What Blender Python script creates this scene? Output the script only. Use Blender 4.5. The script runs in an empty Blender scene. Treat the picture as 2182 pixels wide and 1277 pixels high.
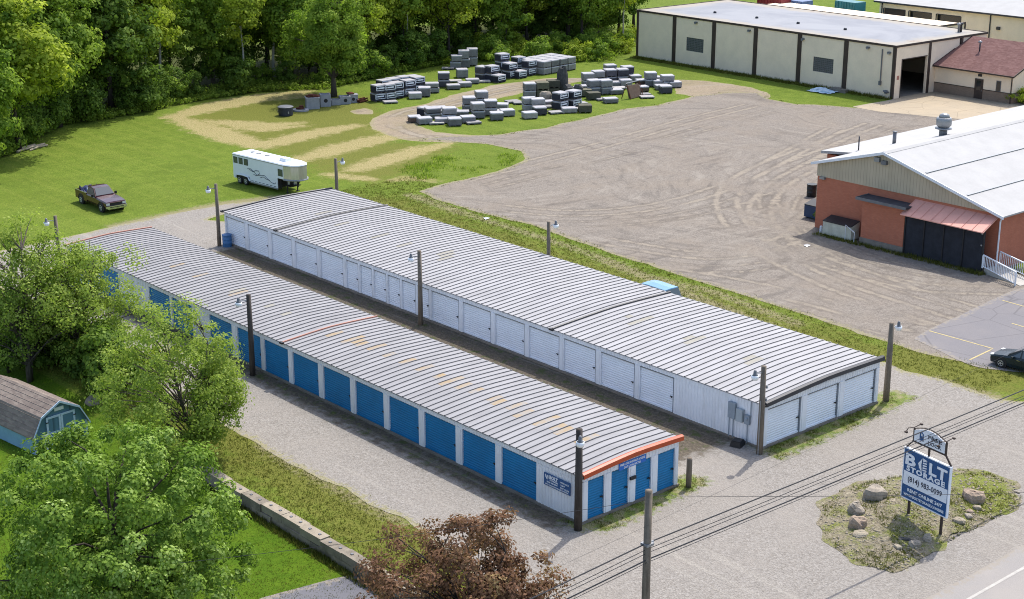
import bpy, math, random
import numpy as np
from mathutils import Vector, Matrix
random.seed(11); rng = np.random.default_rng(11)
sc = bpy.context.scene
COL = sc.collection
PI = math.pi
# ------------------------------------------------------------------ camera
CAM = np.array([-48.976, -50.683, 34.295]); YAW = 0.719424; PITCH = 0.308992; FPX = 3307.18
cy_, sy_, cp_, sp_ = math.cos(YAW), math.sin(YAW), math.cos(PITCH), math.sin(PITCH)
FWD = np.array([sy_*cp_, cy_*cp_, -sp_]); RGT = np.array([cy_, -sy_, 0.0]); UPV = np.cross(RGT, FWD)
cd = bpy.data.cameras.new('camera'); cam = bpy.data.objects.new('camera', cd); COL.objects.link(cam)
cam.matrix_world = Matrix(((RGT[0], UPV[0], -FWD[0], CAM[0]), (RGT[1], UPV[1], -FWD[1], CAM[1]),
                           (RGT[2], UPV[2], -FWD[2], CAM[2]), (0, 0, 0, 1)))
cd.sensor_width = 36.0; cd.lens = FPX/2182*36; cd.clip_start = 1.0; cd.clip_end = 4000
sc.camera = cam
# ------------------------------------------------------------------ sky, sun, exposure
SUN_AZ, SUN_EL = math.radians(70), math.radians(57)          # azimuth from +Y towards +X
w = bpy.data.worlds.new('World'); sc.world = w; w.use_nodes = True
nt = w.node_tree; bg = nt.nodes['Background']
sky = nt.nodes.new('ShaderNodeTexSky'); sky.sky_type = 'NISHITA'; sky.sun_disc = False
sky.sun_elevation = SUN_EL; sky.sun_rotation = SUN_AZ; sky.air_density = 1.0; sky.dust_density = 2.5; sky.ozone_density = 1.0
nt.links.new(sky.outputs[0], bg.inputs[0]); bg.inputs[1].default_value = 0.15
sl = bpy.data.lights.new('sun', 'SUN'); sun = bpy.data.objects.new('sun', sl); COL.objects.link(sun)
sl.energy = 2.4; sl.angle = math.radians(0.6); sl.color = (1.0, 0.965, 0.90)
sun.location = (40, 40, 80)
sd = Vector((math.sin(SUN_AZ)*math.cos(SUN_EL), math.cos(SUN_AZ)*math.cos(SUN_EL), math.sin(SUN_EL)))
sun.rotation_euler = (-sd).to_track_quat('-Z', 'Y').to_euler()
vs = sc.view_settings; vs.view_transform = 'Standard'; vs.look = 'None'; vs.gamma = 1.0; vs.use_curve_mapping = False
vs.exposure = 1.0
w.cycles.sampling_method = 'MANUAL'; w.cycles.sample_map_resolution = 1024; sc.cycles.use_light_tree = False
sc.cycles.use_denoising = True; sc.cycles.denoiser = 'OPENIMAGEDENOISE'; sc.cycles.denoising_input_passes = 'RGB_ALBEDO_NORMAL'; sc.cycles.denoising_prefilter = 'NONE'; sc.cycles.use_adaptive_sampling = False; sc.cycles.sample_clamp_indirect = 4.0; sc.cycles.filter_width = 1.05; sc.cycles.max_bounces = 6; sc.cycles.diffuse_bounces = 3
sc.cycles.transparent_max_bounces = 8; sc.cycles.transmission_bounces = 4; sc.cycles.glossy_bounces = 3
sc.cycles.caustics_reflective = False; sc.cycles.caustics_refractive = False
# ------------------------------------------------------------------ measuring helpers (survey of the photograph -> ground positions in metres)
def ray(px, py):
    return FWD + (px-1091)/FPX*RGT - (py-638.5)/FPX*UPV
def G(px, py, z=0.0):
    d = ray(px, py); t = (z-CAM[2])/d[2]; p = CAM + t*d
    return (float(p[0]), float(p[1]))
def GX(px, py, X):
    d = ray(px, py); p = CAM + (X-CAM[0])/d[0]*d
    return (float(p[1]), float(p[2]))
def to_px(p):
    d = np.asarray(p)-CAM; z = d@FWD
    return 1091+FPX*(d@RGT)/z, 638.5-FPX*(d@UPV)/z
# ------------------------------------------------------------------ mesh helpers
class MB:
    def __init__(s): s.v = []; s.f = []; s.m = []
    def add(s, vs_, fs, mi=0):
        o = len(s.v); s.v.extend([tuple(map(float, p)) for p in vs_])
        for q in fs: s.f.append(tuple(o+i for i in q)); s.m.append(mi)
        return s
    def box(s, c, d, mi=0, rz=0.0, taper=1.0, skip=()):
        cx, cy, cz = c; hx, hy, hz = d[0]/2, d[1]/2, d[2]/2
        ca, sa = math.cos(rz), math.sin(rz); P = []
        for z, t in ((-hz, 1.0), (hz, taper)):
            for x, y in ((-hx, -hy), (hx, -hy), (hx, hy), (-hx, hy)):
                x *= t; y *= t
                P.append((cx+x*ca-y*sa, cy+x*sa+y*ca, cz+z))
        F = [(3, 2, 1, 0), (4, 5, 6, 7), (0, 1, 5, 4), (1, 2, 6, 5), (2, 3, 7, 6), (3, 0, 4, 7)]
        return s.add(P, [f for k, f in enumerate(F) if k not in skip], mi)
    def b2(s, a, b, mi=0, **k):      # box from two corners
        return s.box([(a[i]+b[i])/2 for i in range(3)], [abs(b[i]-a[i]) for i in range(3)], mi, **k)
    def tube(s, pts, rad, n=6, mi=0, cap=True):
        pts = [Vector(p) for p in pts]; R = rad if isinstance(rad, (list, tuple)) else [rad]*len(pts)
        P = []; F = []
        for i, p in enumerate(pts):
            d = (pts[min(i+1, len(pts)-1)]-pts[max(i-1, 0)])
            d = d.normalized() if d.length > 1e-9 else Vector((0, 0, 1))
            a = d.cross(Vector((0, 0, 1)) if abs(d.z) < 0.9 else Vector((1, 0, 0))).normalized(); b = d.cross(a)
            for k in range(n):
                t = 2*PI*k/n; P.append(p+(a*math.cos(t)+b*math.sin(t))*R[i])
        for i in range(len(pts)-1):
            for k in range(n):
                k2 = (k+1) % n; F.append((i*n+k, i*n+k2, (i+1)*n+k2, (i+1)*n+k))
        if cap:
            F.append(tuple(range(n))[::-1]); F.append(tuple((len(pts)-1)*n+k for k in range(n)))
        return s.add(P, F, mi)
    def prism(s, poly, z0, z1, mi=0):         # poly in xy, extruded in z
        n = len(poly); P = [(x, y, z0) for x, y in poly]+[(x, y, z1) for x, y in poly]
        F = [tuple(range(n))[::-1], tuple(range(n, 2*n))]+[(i, (i+1) % n, n+(i+1) % n, n+i) for i in range(n)]
        return s.add(P, F, mi)
    def slab(s, prof, axis, a0, a1, mi=0):    # profile of (u, z), extruded along x or y
        f = (lambda u, z, a: (a, u, z)) if axis == 'x' else (lambda u, z, a: (u, a, z))
        n = len(prof); P = [f(u, z, a0) for u, z in prof]+[f(u, z, a1) for u, z in prof]
        F = [tuple(range(n))[::-1], tuple(range(n, 2*n))]+[(i, (i+1) % n, n+(i+1) % n, n+i) for i in range(n)]
        return s.add(P, F, mi)
    def lathe(s, prof, n=12, mi=0, c=(0, 0, 0)):
        P = []; F = []
        for r, z in prof:
            for k in range(n):
                t = 2*PI*k/n; P.append((c[0]+r*math.cos(t), c[1]+r*math.sin(t), c[2]+z))
        for i in range(len(prof)-1):
            for k in range(n):
                k2 = (k+1) % n; F.append((i*n+k, i*n+k2, (i+1)*n+k2, (i+1)*n+k))
        F.append(tuple(range(n))[::-1]); F.append(tuple((len(prof)-1)*n+k for k in range(n)))
        return s.add(P, F, mi)
    def mesh(s, name, mats, smooth=False):
        me = bpy.data.meshes.new(name); me.from_pydata(s.v, [], s.f)
        for m in (mats if isinstance(mats, (list, tuple)) else [mats]): me.materials.append(m)
        if any(s.m): me.polygons.foreach_set('material_index', s.m)
        if smooth: me.polygons.foreach_set('use_smooth', [True]*len(s.f))
        me.update(); return me
    def build(s, name, mats, parent=None, smooth=False, loc=None, rz=None):
        return put(name, s.mesh(name, mats, smooth), parent, loc, rz)
def put(name, me, parent=None, loc=None, rz=None):
    o = bpy.data.objects.new(name, me); COL.objects.link(o)
    if parent is not None: o.parent = parent
    if loc is not None: o.location = loc
    if rz is not None: o.rotation_euler[2] = rz
    return o
def tag(o, label, cat, group=None):
    o['label'] = label; o['category'] = cat
    if group: o['group'] = group
    return o
def thing(name, label, cat, loc=(0, 0, 0), rz=0.0, group=None):
    o = bpy.data.objects.new(name, None); COL.objects.link(o); o.empty_display_size = 0.2
    o.location = loc; o.rotation_euler[2] = rz
    return tag(o, label, cat, group)
def struct(name, me):
    o = put(name, me); o['kind'] = 'structure'; return o
def np_mesh(name, V, F, mats, attrs=None, mi=None, smooth=False):
    """V (n,3), F (m,k) with k = 3 or 4"""
    me = bpy.data.meshes.new(name); V = np.asarray(V, np.float32); F = np.asarray(F, np.int32); k = F.shape[1]
    me.vertices.add(len(V)); me.vertices.foreach_set('co', V.ravel())
    me.loops.add(F.size); me.loops.foreach_set('vertex_index', F.ravel())
    me.polygons.add(len(F)); me.polygons.foreach_set('loop_start', np.arange(0, F.size, k, dtype=np.int32))
    me.polygons.foreach_set('loop_total', np.full(len(F), k, np.int32))
    for m in (mats if isinstance(mats, (list, tuple)) else [mats]): me.materials.append(m)
    if mi is not None: me.polygons.foreach_set('material_index', np.asarray(mi, np.int32))
    if smooth: me.polygons.foreach_set('use_smooth', np.ones(len(F), bool))
    for an, av in (attrs or {}).items():
        a = me.attributes.new(an, 'FLOAT', 'POINT'); a.data.foreach_set('value', np.asarray(av, np.float32))
    me.update(); me.validate(); return me
ORD = 'first second third fourth fifth sixth seventh eighth ninth tenth eleventh twelfth thirteenth fourteenth fifteenth sixteenth seventeenth eighteenth nineteenth twentieth'.split()
TENS = {2: 'twenty', 3: 'thirty', 4: 'forty', 5: 'fifty', 6: 'sixty', 7: 'seventy'}
def ordinal(i):                       # 0 -> first
    i += 1
    if i <= 20: return ORD[i-1]
    return TENS[i//10]+('ieth' if i % 10 == 0 else '-'+ORD[i % 10-1]) if i % 10 else TENS[i//10][:-1]+'ieth'
# ------------------------------------------------------------------ materials
def srgb(r, g, b):
    f = lambda c: c/12.92 if c <= 0.04045 else ((c+0.055)/1.055)**2.4
    return (f(r/255), f(g/255), f(b/255), 1.0)
class NT:
    def __init__(s, name):
        s.mat = bpy.data.materials.new(name); s.mat.use_nodes = True; s.t = s.mat.node_tree
        s.b = s.t.nodes['Principled BSDF']; s._pos = None
    def n(s, t, **k):
        x = s.t.nodes.new('ShaderNode'+t)
        for a, v in k.items(): setattr(x, a, v)
        return x
    def L(s, a, b): s.t.links.new(a, b)
    def set(s, sock, v):
        if hasattr(v, 'is_linked'): s.L(v, sock)
        else: sock.default_value = v
    @property
    def pos(s):
        if s._pos is None: s._pos = s.n('NewGeometry').outputs['Position']
        return s._pos
    def obj(s): return s.n('TexCoord').outputs['Object']
    def scaled(s, v, sc_, rot=0.0):
        m = s.n('Mapping'); s.L(v, m.inputs[0]); m.inputs['Scale'].default_value = sc_; m.inputs['Rotation'].default_value = (0, 0, rot)
        return m.outputs[0]
    def noise(s, scale, detail=3.0, rough=0.55, vec=None, dist=0.0):
        x = s.n('TexNoise'); s.L(vec if vec is not None else s.pos, x.inputs['Vector'])
        x.inputs['Scale'].default_value = scale; x.inputs['Detail'].default_value = detail
        x.inputs['Roughness'].default_value = rough; x.inputs['Distortion'].default_value = dist
        return x.outputs[0]
    def vor(s, scale, vec=None, feature='F1'):
        x = s.n('TexVoronoi', feature=feature); s.L(vec if vec is not None else s.pos, x.inputs['Vector']); x.inputs['Scale'].default_value = scale
        return x
    def ramp(s, fac, stops):
        r = s.n('ValToRGB'); s.L(fac, r.inputs[0]); e = r.color_ramp.elements
        while len(e) < len(stops): e.new(0.5)
        for i, (p, c) in enumerate(stops):
            e[i].position = p; e[i].color = c if len(c) == 4 else (*c, 1)
        return r.outputs[0]
    def step(s, fac, a, b):           # smooth 0..1 between a and b
        m = s.n('MapRange', interpolation_type='SMOOTHSTEP'); s.set(m.inputs[0], fac)
        m.inputs[1].default_value = a; m.inputs[2].default_value = b
        return m.outputs[0]
    def mix(s, fac, a, b, blend='MIX'):
        m = s.n('Mix', data_type='RGBA', blend_type=blend)
        s.set(m.inputs[0], fac); s.set(m.inputs[6], a); s.set(m.inputs[7], b)
        return m.outputs[2]
    def math(s, op, a, b=0.0, c=None):
        m = s.n('Math', operation=op); s.set(m.inputs[0], a); s.set(m.inputs[1], b)
        if c is not None: s.set(m.inputs[2], c)
        return m.outputs[0]
    def attr(s, name):
        return s.n('Attribute', attribute_name=name).outputs['Fac']
    def bump(s, h, strength=0.3, dist=0.05):
        b = s.n('Bump'); s.L(h, b.inputs['Height']); b.inputs['Strength'].default_value = strength; b.inputs['Distance'].default_value = dist
        s.L(b.outputs[0], s.b.inputs['Normal'])
    def out(s, col, rough=0.8, metal=0.0, spec=0.3):
        s.set(s.b.inputs['Base Color'], col); s.set(s.b.inputs['Roughness'], rough); s.b.inputs['Metallic'].default_value = metal
        s.b.inputs['Specular IOR Level'].default_value = spec
        return s.mat
def plain(name, c, rough=0.7, metal=0.0, var=0.18, scale=1.3, bump=0.0, bscale=20, spec=0.35, streak=False, stretch=None):
    m = NT(name); v = m.pos
    if stretch: v = m.scaled(m.pos, stretch)
    f = m.noise(scale, 4, 0.6, v); f2 = m.noise(scale*9, 2, 0.5)
    lo = tuple(x*(1-var) for x in c[:3])+(1,); hi = tuple(min(1, x*(1+var*0.6)) for x in c[:3])+(1,)
    col = m.mix(m.step(f, 0.3, 0.7), lo, hi)
    col = m.mix(0.25, col, m.mix(m.step(f2, 0.35, 0.65), lo, hi))
    if streak:
        g = m.noise(2.2, 4, 0.65, m.scaled(m.pos, (1.0, 1.0, 0.14)))
        col = m.mix(m.math('MULTIPLY', m.step(g, 0.5, 0.8), 0.35), col, tuple(x*y for x, y in zip(c[:3], (0.62, 0.58, 0.5)))+(1,))
    if bump: m.bump(m.noise(bscale, 3), bump, 0.03)
    return m.out(col, rough, metal, spec)
def lit(r, g, b, k=1.95):
    c = srgb(r, g, b); return tuple(min(0.86, x/k) for x in c[:3])+(1.0,)
# ------------------------------------------------------------------ fields
def vnoise(X, Y, seed=0):
    xi = np.floor(X).astype(np.int64); yi = np.floor(Y).astype(np.int64); fx = X-xi; fy = Y-yi
    def h(a, b):
        n = (a*374761393+b*668265263+seed*1442695041) & 0x7fffffff
        n = ((n ^ (n >> 13))*1274126177) & 0x7fffffff
        return ((n ^ (n >> 16)) & 0xffff)/65535.0
    u = fx*fx*(3-2*fx); v_ = fy*fy*(3-2*fy)
    return (h(xi, yi)*(1-u)+h(xi+1, yi)*u)*(1-v_)+(h(xi, yi+1)*(1-u)+h(xi+1, yi+1)*u)*v_
def fbm(X, Y, wl=4.0, oct_=3, seed=0):
    r = 0; a = 1.0; t = 0
    for k in range(oct_):
        r = r+a*(vnoise(X/wl, Y/wl, seed+k)-0.5); t += a; a *= 0.55; wl /= 2.1
    return r/t*2
def sd_poly(X, Y, poly):
    d = np.full(X.shape, 1e9); ins = np.zeros(X.shape, bool); n = len(poly)
    for i in range(n):
        (x0, y0), (x1, y1) = poly[i], poly[(i+1) % n]; ex, ey = x1-x0, y1-y0; L2 = ex*ex+ey*ey+1e-12
        t = np.clip(((X-x0)*ex+(Y-y0)*ey)/L2, 0, 1); d = np.minimum(d, np.hypot(X-x0-t*ex, Y-y0-t*ey))
        if y0 != y1:
            c = ((y0 > Y) != (y1 > Y)) & (X < (x1-x0)*(Y-y0)/(y1-y0)+x0); ins ^= c
    return np.where(ins, d, -d)
def sd_line(X, Y, pts, w_):
    d = np.full(X.shape, 1e9); W = w_ if isinstance(w_, (list, tuple)) else [w_]*len(pts); r = np.full(X.shape, -1e9)
    for i in range(len(pts)-1):
        (x0, y0), (x1, y1) = pts[i], pts[i+1]; ex, ey = x1-x0, y1-y0; L2 = ex*ex+ey*ey+1e-12
        t = np.clip(((X-x0)*ex+(Y-y0)*ey)/L2, 0, 1)
        r = np.maximum(r, W[i]+(W[i+1]-W[i])*t-np.hypot(X-x0-t*ex, Y-y0-t*ey))
    return r
def sheet(name, f, bb, res, z, mat, attrs=None, zf=None):
    """marching squares of f > 0: a thin laid surface with a naturally ragged edge"""
    xs = np.arange(bb[0], bb[1]+res, res); ys = np.arange(bb[2], bb[3]+res, res)
    X, Y = np.meshgrid(xs, ys); D = f(X, Y); ny, nx = D.shape
    V = []; F3 = []; F4 = []; vid = {}
    def vert(key, x, y):
        k = vid.get(key)
        if k is None: k = vid[key] = len(V); V.append((x, y))
        return k
    Ip = D > 0
    s4 = Ip[:-1, :-1].astype(int)+Ip[:-1, 1:]+Ip[1:, 1:]+Ip[1:, :-1]
    faces = []
    js, is_ = np.nonzero(s4 > 0)
    for j, i in zip(js.tolist(), is_.tolist()):
        cs = ((j, i), (j, i+1), (j+1, i+1), (j+1, i))
        if s4[j, i] == 4:
            faces.append([vert(c, xs[c[1]], ys[c[0]]) for c in cs]); continue
        poly = []
        for k in range(4):
            a, b = cs[k], cs[(k+1) % 4]; da, db = D[a], D[b]
            if da > 0: poly.append(vert(a, xs[a[1]], ys[a[0]]))
            if (da > 0) != (db > 0):
                t = da/(da-db); key = (a, b) if a < b else (b, a)
                poly.append(vert(key, xs[a[1]]+t*(xs[b[1]]-xs[a[1]]), ys[a[0]]+t*(ys[b[0]]-ys[a[0]])))
        if len(poly) >= 3: faces.append(poly)
    V = np.array(V); Z = np.full(len(V), z) if zf is None else zf(V[:, 0], V[:, 1])+z
    me = bpy.data.meshes.new(name); me.from_pydata(np.column_stack([V, Z]).tolist(), [], faces); me.materials.append(mat)
    A = {'edge': f(V[:, 0], V[:, 1])}
    for k, g in (attrs or {}).items(): A[k] = g(V[:, 0], V[:, 1])
    for k, v in A.items():
        a = me.attributes.new(k, 'FLOAT', 'POINT'); a.data.foreach_set('value', np.asarray(v, np.float32))
    me.update(); return struct(name, me)
GP = lambda pts, z=0.0: [G(x, y, z) for x, y in pts]
LOW = -0.75
def ground_z(x, y):
    """the neighbour's garden lies lower, behind the retaining wall"""
    x = np.asarray(x, float); y = np.asarray(y, float)
    s = np.clip((-10.25-x)/0.3, 0, 1)
    soft = np.clip((-8.5-x)/4.5, 0, 1); soft = soft*soft*(3-2*soft)
    k = np.clip((y-17.5)/5.0, 0, 1)
    return LOW*(s*(1-k)+soft*k)
# ------------------------------------------------------------------ ground materials
def grass_cols(m, attr=True):
    big = m.noise(0.07, 3, 0.6); mid = m.noise(0.55, 4, 0.65); fine = m.noise(7.0, 3, 0.7); vf = m.noise(26.0, 2, 0.6)
    A, B, D = lit(124, 152, 46), lit(152, 174, 64), lit(88, 116, 30)
    col = m.mix(m.step(mid, 0.3, 0.72), A, B)
    col = m.mix(m.math('MULTIPLY', m.step(big, 0.42, 0.68), 0.6), col, lit(134, 154, 50))
    col = m.mix(m.math('MULTIPLY', m.step(m.noise(0.22, 5, 0.7), 0.5, 0.66), 0.55), col, lit(104, 128, 36))
    col = m.mix(m.math('MULTIPLY', m.step(m.noise(1.5, 6, 0.78), 0.46, 0.64), 0.6), col, lit(104, 128, 36))
    col = m.mix(m.math('MULTIPLY', m.step(m.noise(2.3, 5, 0.75, m.scaled(m.pos, (1, 1, 1), 1.0)), 0.54, 0.70), 0.55), col, lit(166, 178, 78))
    mow = m.noise(1.0, 3, 0.6, m.scaled(m.pos, (0.9, 0.05, 1.0), 0.35))
    col = m.mix(m.math('MULTIPLY', m.step(mow, 0.48, 0.62), 0.28), col, lit(170, 182, 78))
    col = m.mix(m.math('MULTIPLY', m.step(fine, 0.42, 0.66), 0.8), col, D)
    col = m.mix(m.math('MULTIPLY', m.step(vf, 0.52, 0.72), 0.65), col, lit(186, 194, 98))
    return col, fine, vf, mid
def make_grass():
    m = NT('grass_turf'); col, fine, vf, mid = grass_cols(m)
    lush = m.step(m.attr('lush'), -0.15, 0.1)
    lcol = m.mix(m.step(mid, 0.3, 0.7), lit(98, 134, 26), lit(118, 150, 34))
    lcol = m.mix(m.math('MULTIPLY', m.step(fine, 0.4, 0.72), 0.6), lcol, lit(70, 108, 12))
    col = m.mix(lush, col, lcol)
    dryn = m.noise(0.9, 4, 0.7)
    dry = m.step(m.math('ADD', m.attr('dry'), m.math('MULTIPLY', m.math('SUBTRACT', dryn, 0.5), 9.0)), -1.0, 3.0)
    dcol = m.mix(m.step(fine, 0.35, 0.7), lit(156, 152, 76), lit(112, 118, 46))
    col = m.mix(m.math('MULTIPLY', dry, 0.8), col, dcol)
    sn = m.noise(0.8, 8, 0.8); st = m.math('ADD', m.attr('straw'), m.math('MULTIPLY', m.math('SUBTRACT', sn, 0.47), 6.0))
    scol = m.mix(m.step(m.noise(13.0, 4, 0.75), 0.38, 0.66), lit(162, 146, 80), lit(246, 230, 176))
    col = m.mix(m.math('MULTIPLY', m.step(st, -0.6, 0.8), m.step(m.noise(4.0, 5, 0.8), 0.33, 0.5)), col, scol)
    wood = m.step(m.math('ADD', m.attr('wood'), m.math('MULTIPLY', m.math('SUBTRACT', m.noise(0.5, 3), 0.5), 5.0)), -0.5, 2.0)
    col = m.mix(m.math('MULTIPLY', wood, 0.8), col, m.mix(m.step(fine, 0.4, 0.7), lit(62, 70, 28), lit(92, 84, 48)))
    sh = m.step(m.math('ADD', m.attr('worn'), m.math('MULTIPLY', m.math('SUBTRACT', m.noise(3.0, 4, 0.75), 0.5), 3.2)), -0.3, 0.7)
    col = m.mix(m.math('MULTIPLY', sh, 0.85), col, m.mix(m.step(vf, 0.35, 0.65), lit(206, 192, 150), lit(168, 156, 122)))
    h = m.math('ADD', m.math('MULTIPLY', fine, 0.6), m.math('MULTIPLY', vf, 0.4)); m.bump(h, 0.9, 0.12)
    return m.out(col, 0.95, 0, 0.1)
def make_gravel(name, c1, c2, c3, patch, tracks=False, alley=False):
    m = NT(name)
    v = m.vor(13.0); stone = m.n('SeparateColor'); m.L(v.outputs['Color'], stone.inputs[0])
    f1 = m.noise(5.0, 5, 0.78); big = m.noise(0.16, 4, 0.6); mid = m.noise(0.9, 4, 0.65)
    col = m.mix(stone.outputs[0], c1, c2)
    col = m.mix(m.math('MULTIPLY', m.step(f1, 0.42, 0.7), 0.6), col, c3)
    col = m.mix(m.math('MULTIPLY', m.step(big, 0.42, 0.64), 0.55), col, patch)
    col = m.mix(m.math('MULTIPLY', m.step(mid, 0.52, 0.75), 0.35), col, tuple(x*0.72 for x in c1[:3])+(1,))
    if tracks:
        acc = None
        for (cx_, cy_2, kr, sd_) in ((70.0, 36.0, 0.95, 0.0), (44.0, 62.0, 0.8, 5.0)):          # wheel arcs swept round two turning points
            sp = m.n('SeparateXYZ'); m.L(m.pos, sp.inputs[0]); dx = m.math('SUBTRACT', sp.outputs[0], cx_); dy = m.math('SUBTRACT', sp.outputs[1], cy_2)
            rr = m.math('SQRT', m.math('ADD', m.math('MULTIPLY', dx, dx), m.math('MULTIPLY', dy, dy))); th = m.math('ARCTAN2', dy, dx)
            rr = m.math('ADD', rr, m.math('MULTIPLY', m.noise(0.05, 2, 0.5), 14.0)); cb = m.n('CombineXYZ'); m.L(m.math('MULTIPLY', rr, kr), cb.inputs[0]); m.L(m.math('MULTIPLY', th, 2.4), cb.inputs[1]); cb.inputs[2].default_value = sd_
            t_ = m.noise(1.0, 5, 0.68, cb.outputs[0]); sel = m.step(m.noise(0.045, 2, 0.5, m.scaled(m.pos, (1, 1, 1), sd_)), 0.40, 0.56)
            col = m.mix(m.math('MULTIPLY', m.math('MULTIPLY', m.step(t_, 0.52, 0.68), sel), 0.50), col, lit(202, 192, 178))
            col = m.mix(m.math('MULTIPLY', m.math('MULTIPLY', m.step(t_, 0.47, 0.33), sel), 0.52), col, lit(128, 121, 114))
        ru = m.math('ADD', m.attr('rut'), m.math('MULTIPLY', m.math('SUBTRACT', m.noise(1.3, 5, 0.75), 0.5), 1.1)); rb_ = m.step(m.noise(0.12, 3, 0.6), 0.38, 0.55)
        col = m.mix(m.math('MULTIPLY', m.math('MULTIPLY', m.step(ru, -0.45, -0.1), rb_), 0.45), col, lit(126, 117, 108))
        col = m.mix(m.math('MULTIPLY', m.math('MULTIPLY', m.step(ru, -0.10, 0.18), rb_), 0.70), col, lit(208, 194, 174))
        dk = m.noise(0.32, 5, 0.72, m.scaled(m.pos, (0.55, 1.5, 1.0), 0.72))
        col = m.mix(m.math('MULTIPLY', m.step(dk, 0.54, 0.70), 0.6), col, lit(124, 115, 107))
        col = m.mix(m.math('MULTIPLY', m.step(m.noise(2.6, 6, 0.8), 0.5, 0.66), 0.5), col, lit(128, 119, 110))
    e = m.attr('edge'); en = m.noise(3.2, 5, 0.78)
    weeds = m.step(m.math('SUBTRACT', m.math('MULTIPLY', m.math('SUBTRACT', en, 0.40), 3.4), e), -0.15, 0.25)
    g, fine, vf, mm = grass_cols(m)
    col = m.mix(m.math('MULTIPLY', weeds, 0.8), col, m.mix(m.step(vf, 0.32, 0.5), m.mix(0.5, g, lit(140, 134, 76)), lit(196, 186, 142)))
    if alley:
        a = m.step(m.math('ADD', m.attr('damp'), m.math('MULTIPLY', m.math('SUBTRACT', m.noise(1.6, 5, 0.7), 0.5), 3.0)), -0.5, 0.7)
        dirt = m.mix(m.step(f1, 0.4, 0.66), lit(98, 88, 74), lit(142, 130, 112))
        dirt = m.mix(m.step(m.noise(1.1, 4, 0.7), 0.52, 0.66), dirt, lit(86, 98, 44))
        col = m.mix(m.math('MULTIPLY', a, 0.92), col, dirt)
        vg = m.step(m.math('ADD', m.attr('verge'), m.math('MULTIPLY', m.math('SUBTRACT', m.noise(2.4, 5, 0.75), 0.5), 3.0)), -0.15, 0.55)
        col = m.mix(m.math('MULTIPLY', vg, 0.9), col, m.mix(m.step(m.noise(1.3, 3), 0.45, 0.6), g, m.mix(m.step(vf, 0.4, 0.6), lit(190, 182, 136), lit(150, 150, 84))))
        tr = m.noise(0.8, 3, 0.6, m.scaled(m.pos, (1.6, 0.06, 1.0)))
        col = m.mix(m.math('MULTIPLY', m.step(tr, 0.56, 0.72), 0.35), col, lit(218, 210, 196))
    m.bump(m.math('ADD', v.outputs['Distance'], m.math('MULTIPLY', f1, 0.7)), 0.7, 0.05)
    return m.out(col, 0.95, 0, 0.12)
M = {}
M['grass'] = make_grass()
M['yard'] = make_gravel('yard_gravel', lit(174, 166, 156), lit(205, 198, 189), lit(147, 139, 130), lit(190, 181, 170), alley=True)
M['lot'] = make_gravel('lot_gravel', lit(162, 152, 141), lit(194, 183, 170), lit(136, 126, 116), lit(178, 164, 148), tracks=True)
M['dirt'] = make_gravel('track_dirt', lit(186, 168, 142), lit(212, 194, 168), lit(158, 140, 116), lit(172, 160, 120), tracks=True)
def make_asphalt(name, c, crack=True, light=1.0):
    m = NT(name); f = m.noise(30, 3, 0.7); b = m.noise(0.35, 4, 0.65); s = m.noise(1.4, 4, 0.7)
    col = m.mix(m.step(f, 0.3, 0.7), tuple(x*0.86 for x in c[:3])+(1,), tuple(x*1.12 for x in c[:3])+(1,))
    col = m.mix(m.math('MULTIPLY', m.step(b, 0.4, 0.7), 0.5), col, tuple(x*y for x, y in zip(c[:3], (1.2, 1.16, 1.1)))+(1,))
    col = m.mix(m.math('MULTIPLY', m.step(s, 0.55, 0.8), 0.4), col, tuple(x*0.75 for x in c[:3])+(1,))
    if crack:
        v = m.n('TexVoronoi', feature='DISTANCE_TO_EDGE'); m.L(m.n('NewGeometry').outputs['Position'], v.inputs['Vector']); v.inputs['Scale'].default_value = 0.28
        col = m.mix(m.math('MULTIPLY', m.step(v.outputs['Distance'], 0.02, 0.0), 0.55), col, tuple(x*0.55 for x in c[:3])+(1,))
    e = m.attr('edge'); en = m.noise(2.5, 5, 0.75)
    col = m.mix(m.math('MULTIPLY', m.step(m.math('SUBTRACT', m.math('MULTIPLY', m.math('SUBTRACT', en, 0.42), 3.0), e), -0.2, 0.3), 0.7), col, lit(190, 178, 160))
    m.bump(f, 0.4, 0.02); return m.out(col, 0.9, 0, 0.2)
M['asphalt'] = make_asphalt('parking_asphalt', lit(158, 154, 156))
M['drive_asphalt'] = make_asphalt('drive_asphalt', lit(136, 136, 144), False)
M['road'] = make_asphalt('road_asphalt', lit(190, 184, 178), False)
M['apron'] = make_asphalt('apron_concrete', lit(216, 198, 170), True)
M['yellow_paint'] = plain('yellow_paint', lit(228, 206, 140), 0.7, var=0.25, scale=3)
M['white_paint'] = plain('white_line_paint', lit(222, 216, 206), 0.7, var=0.2, scale=2)
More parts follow.
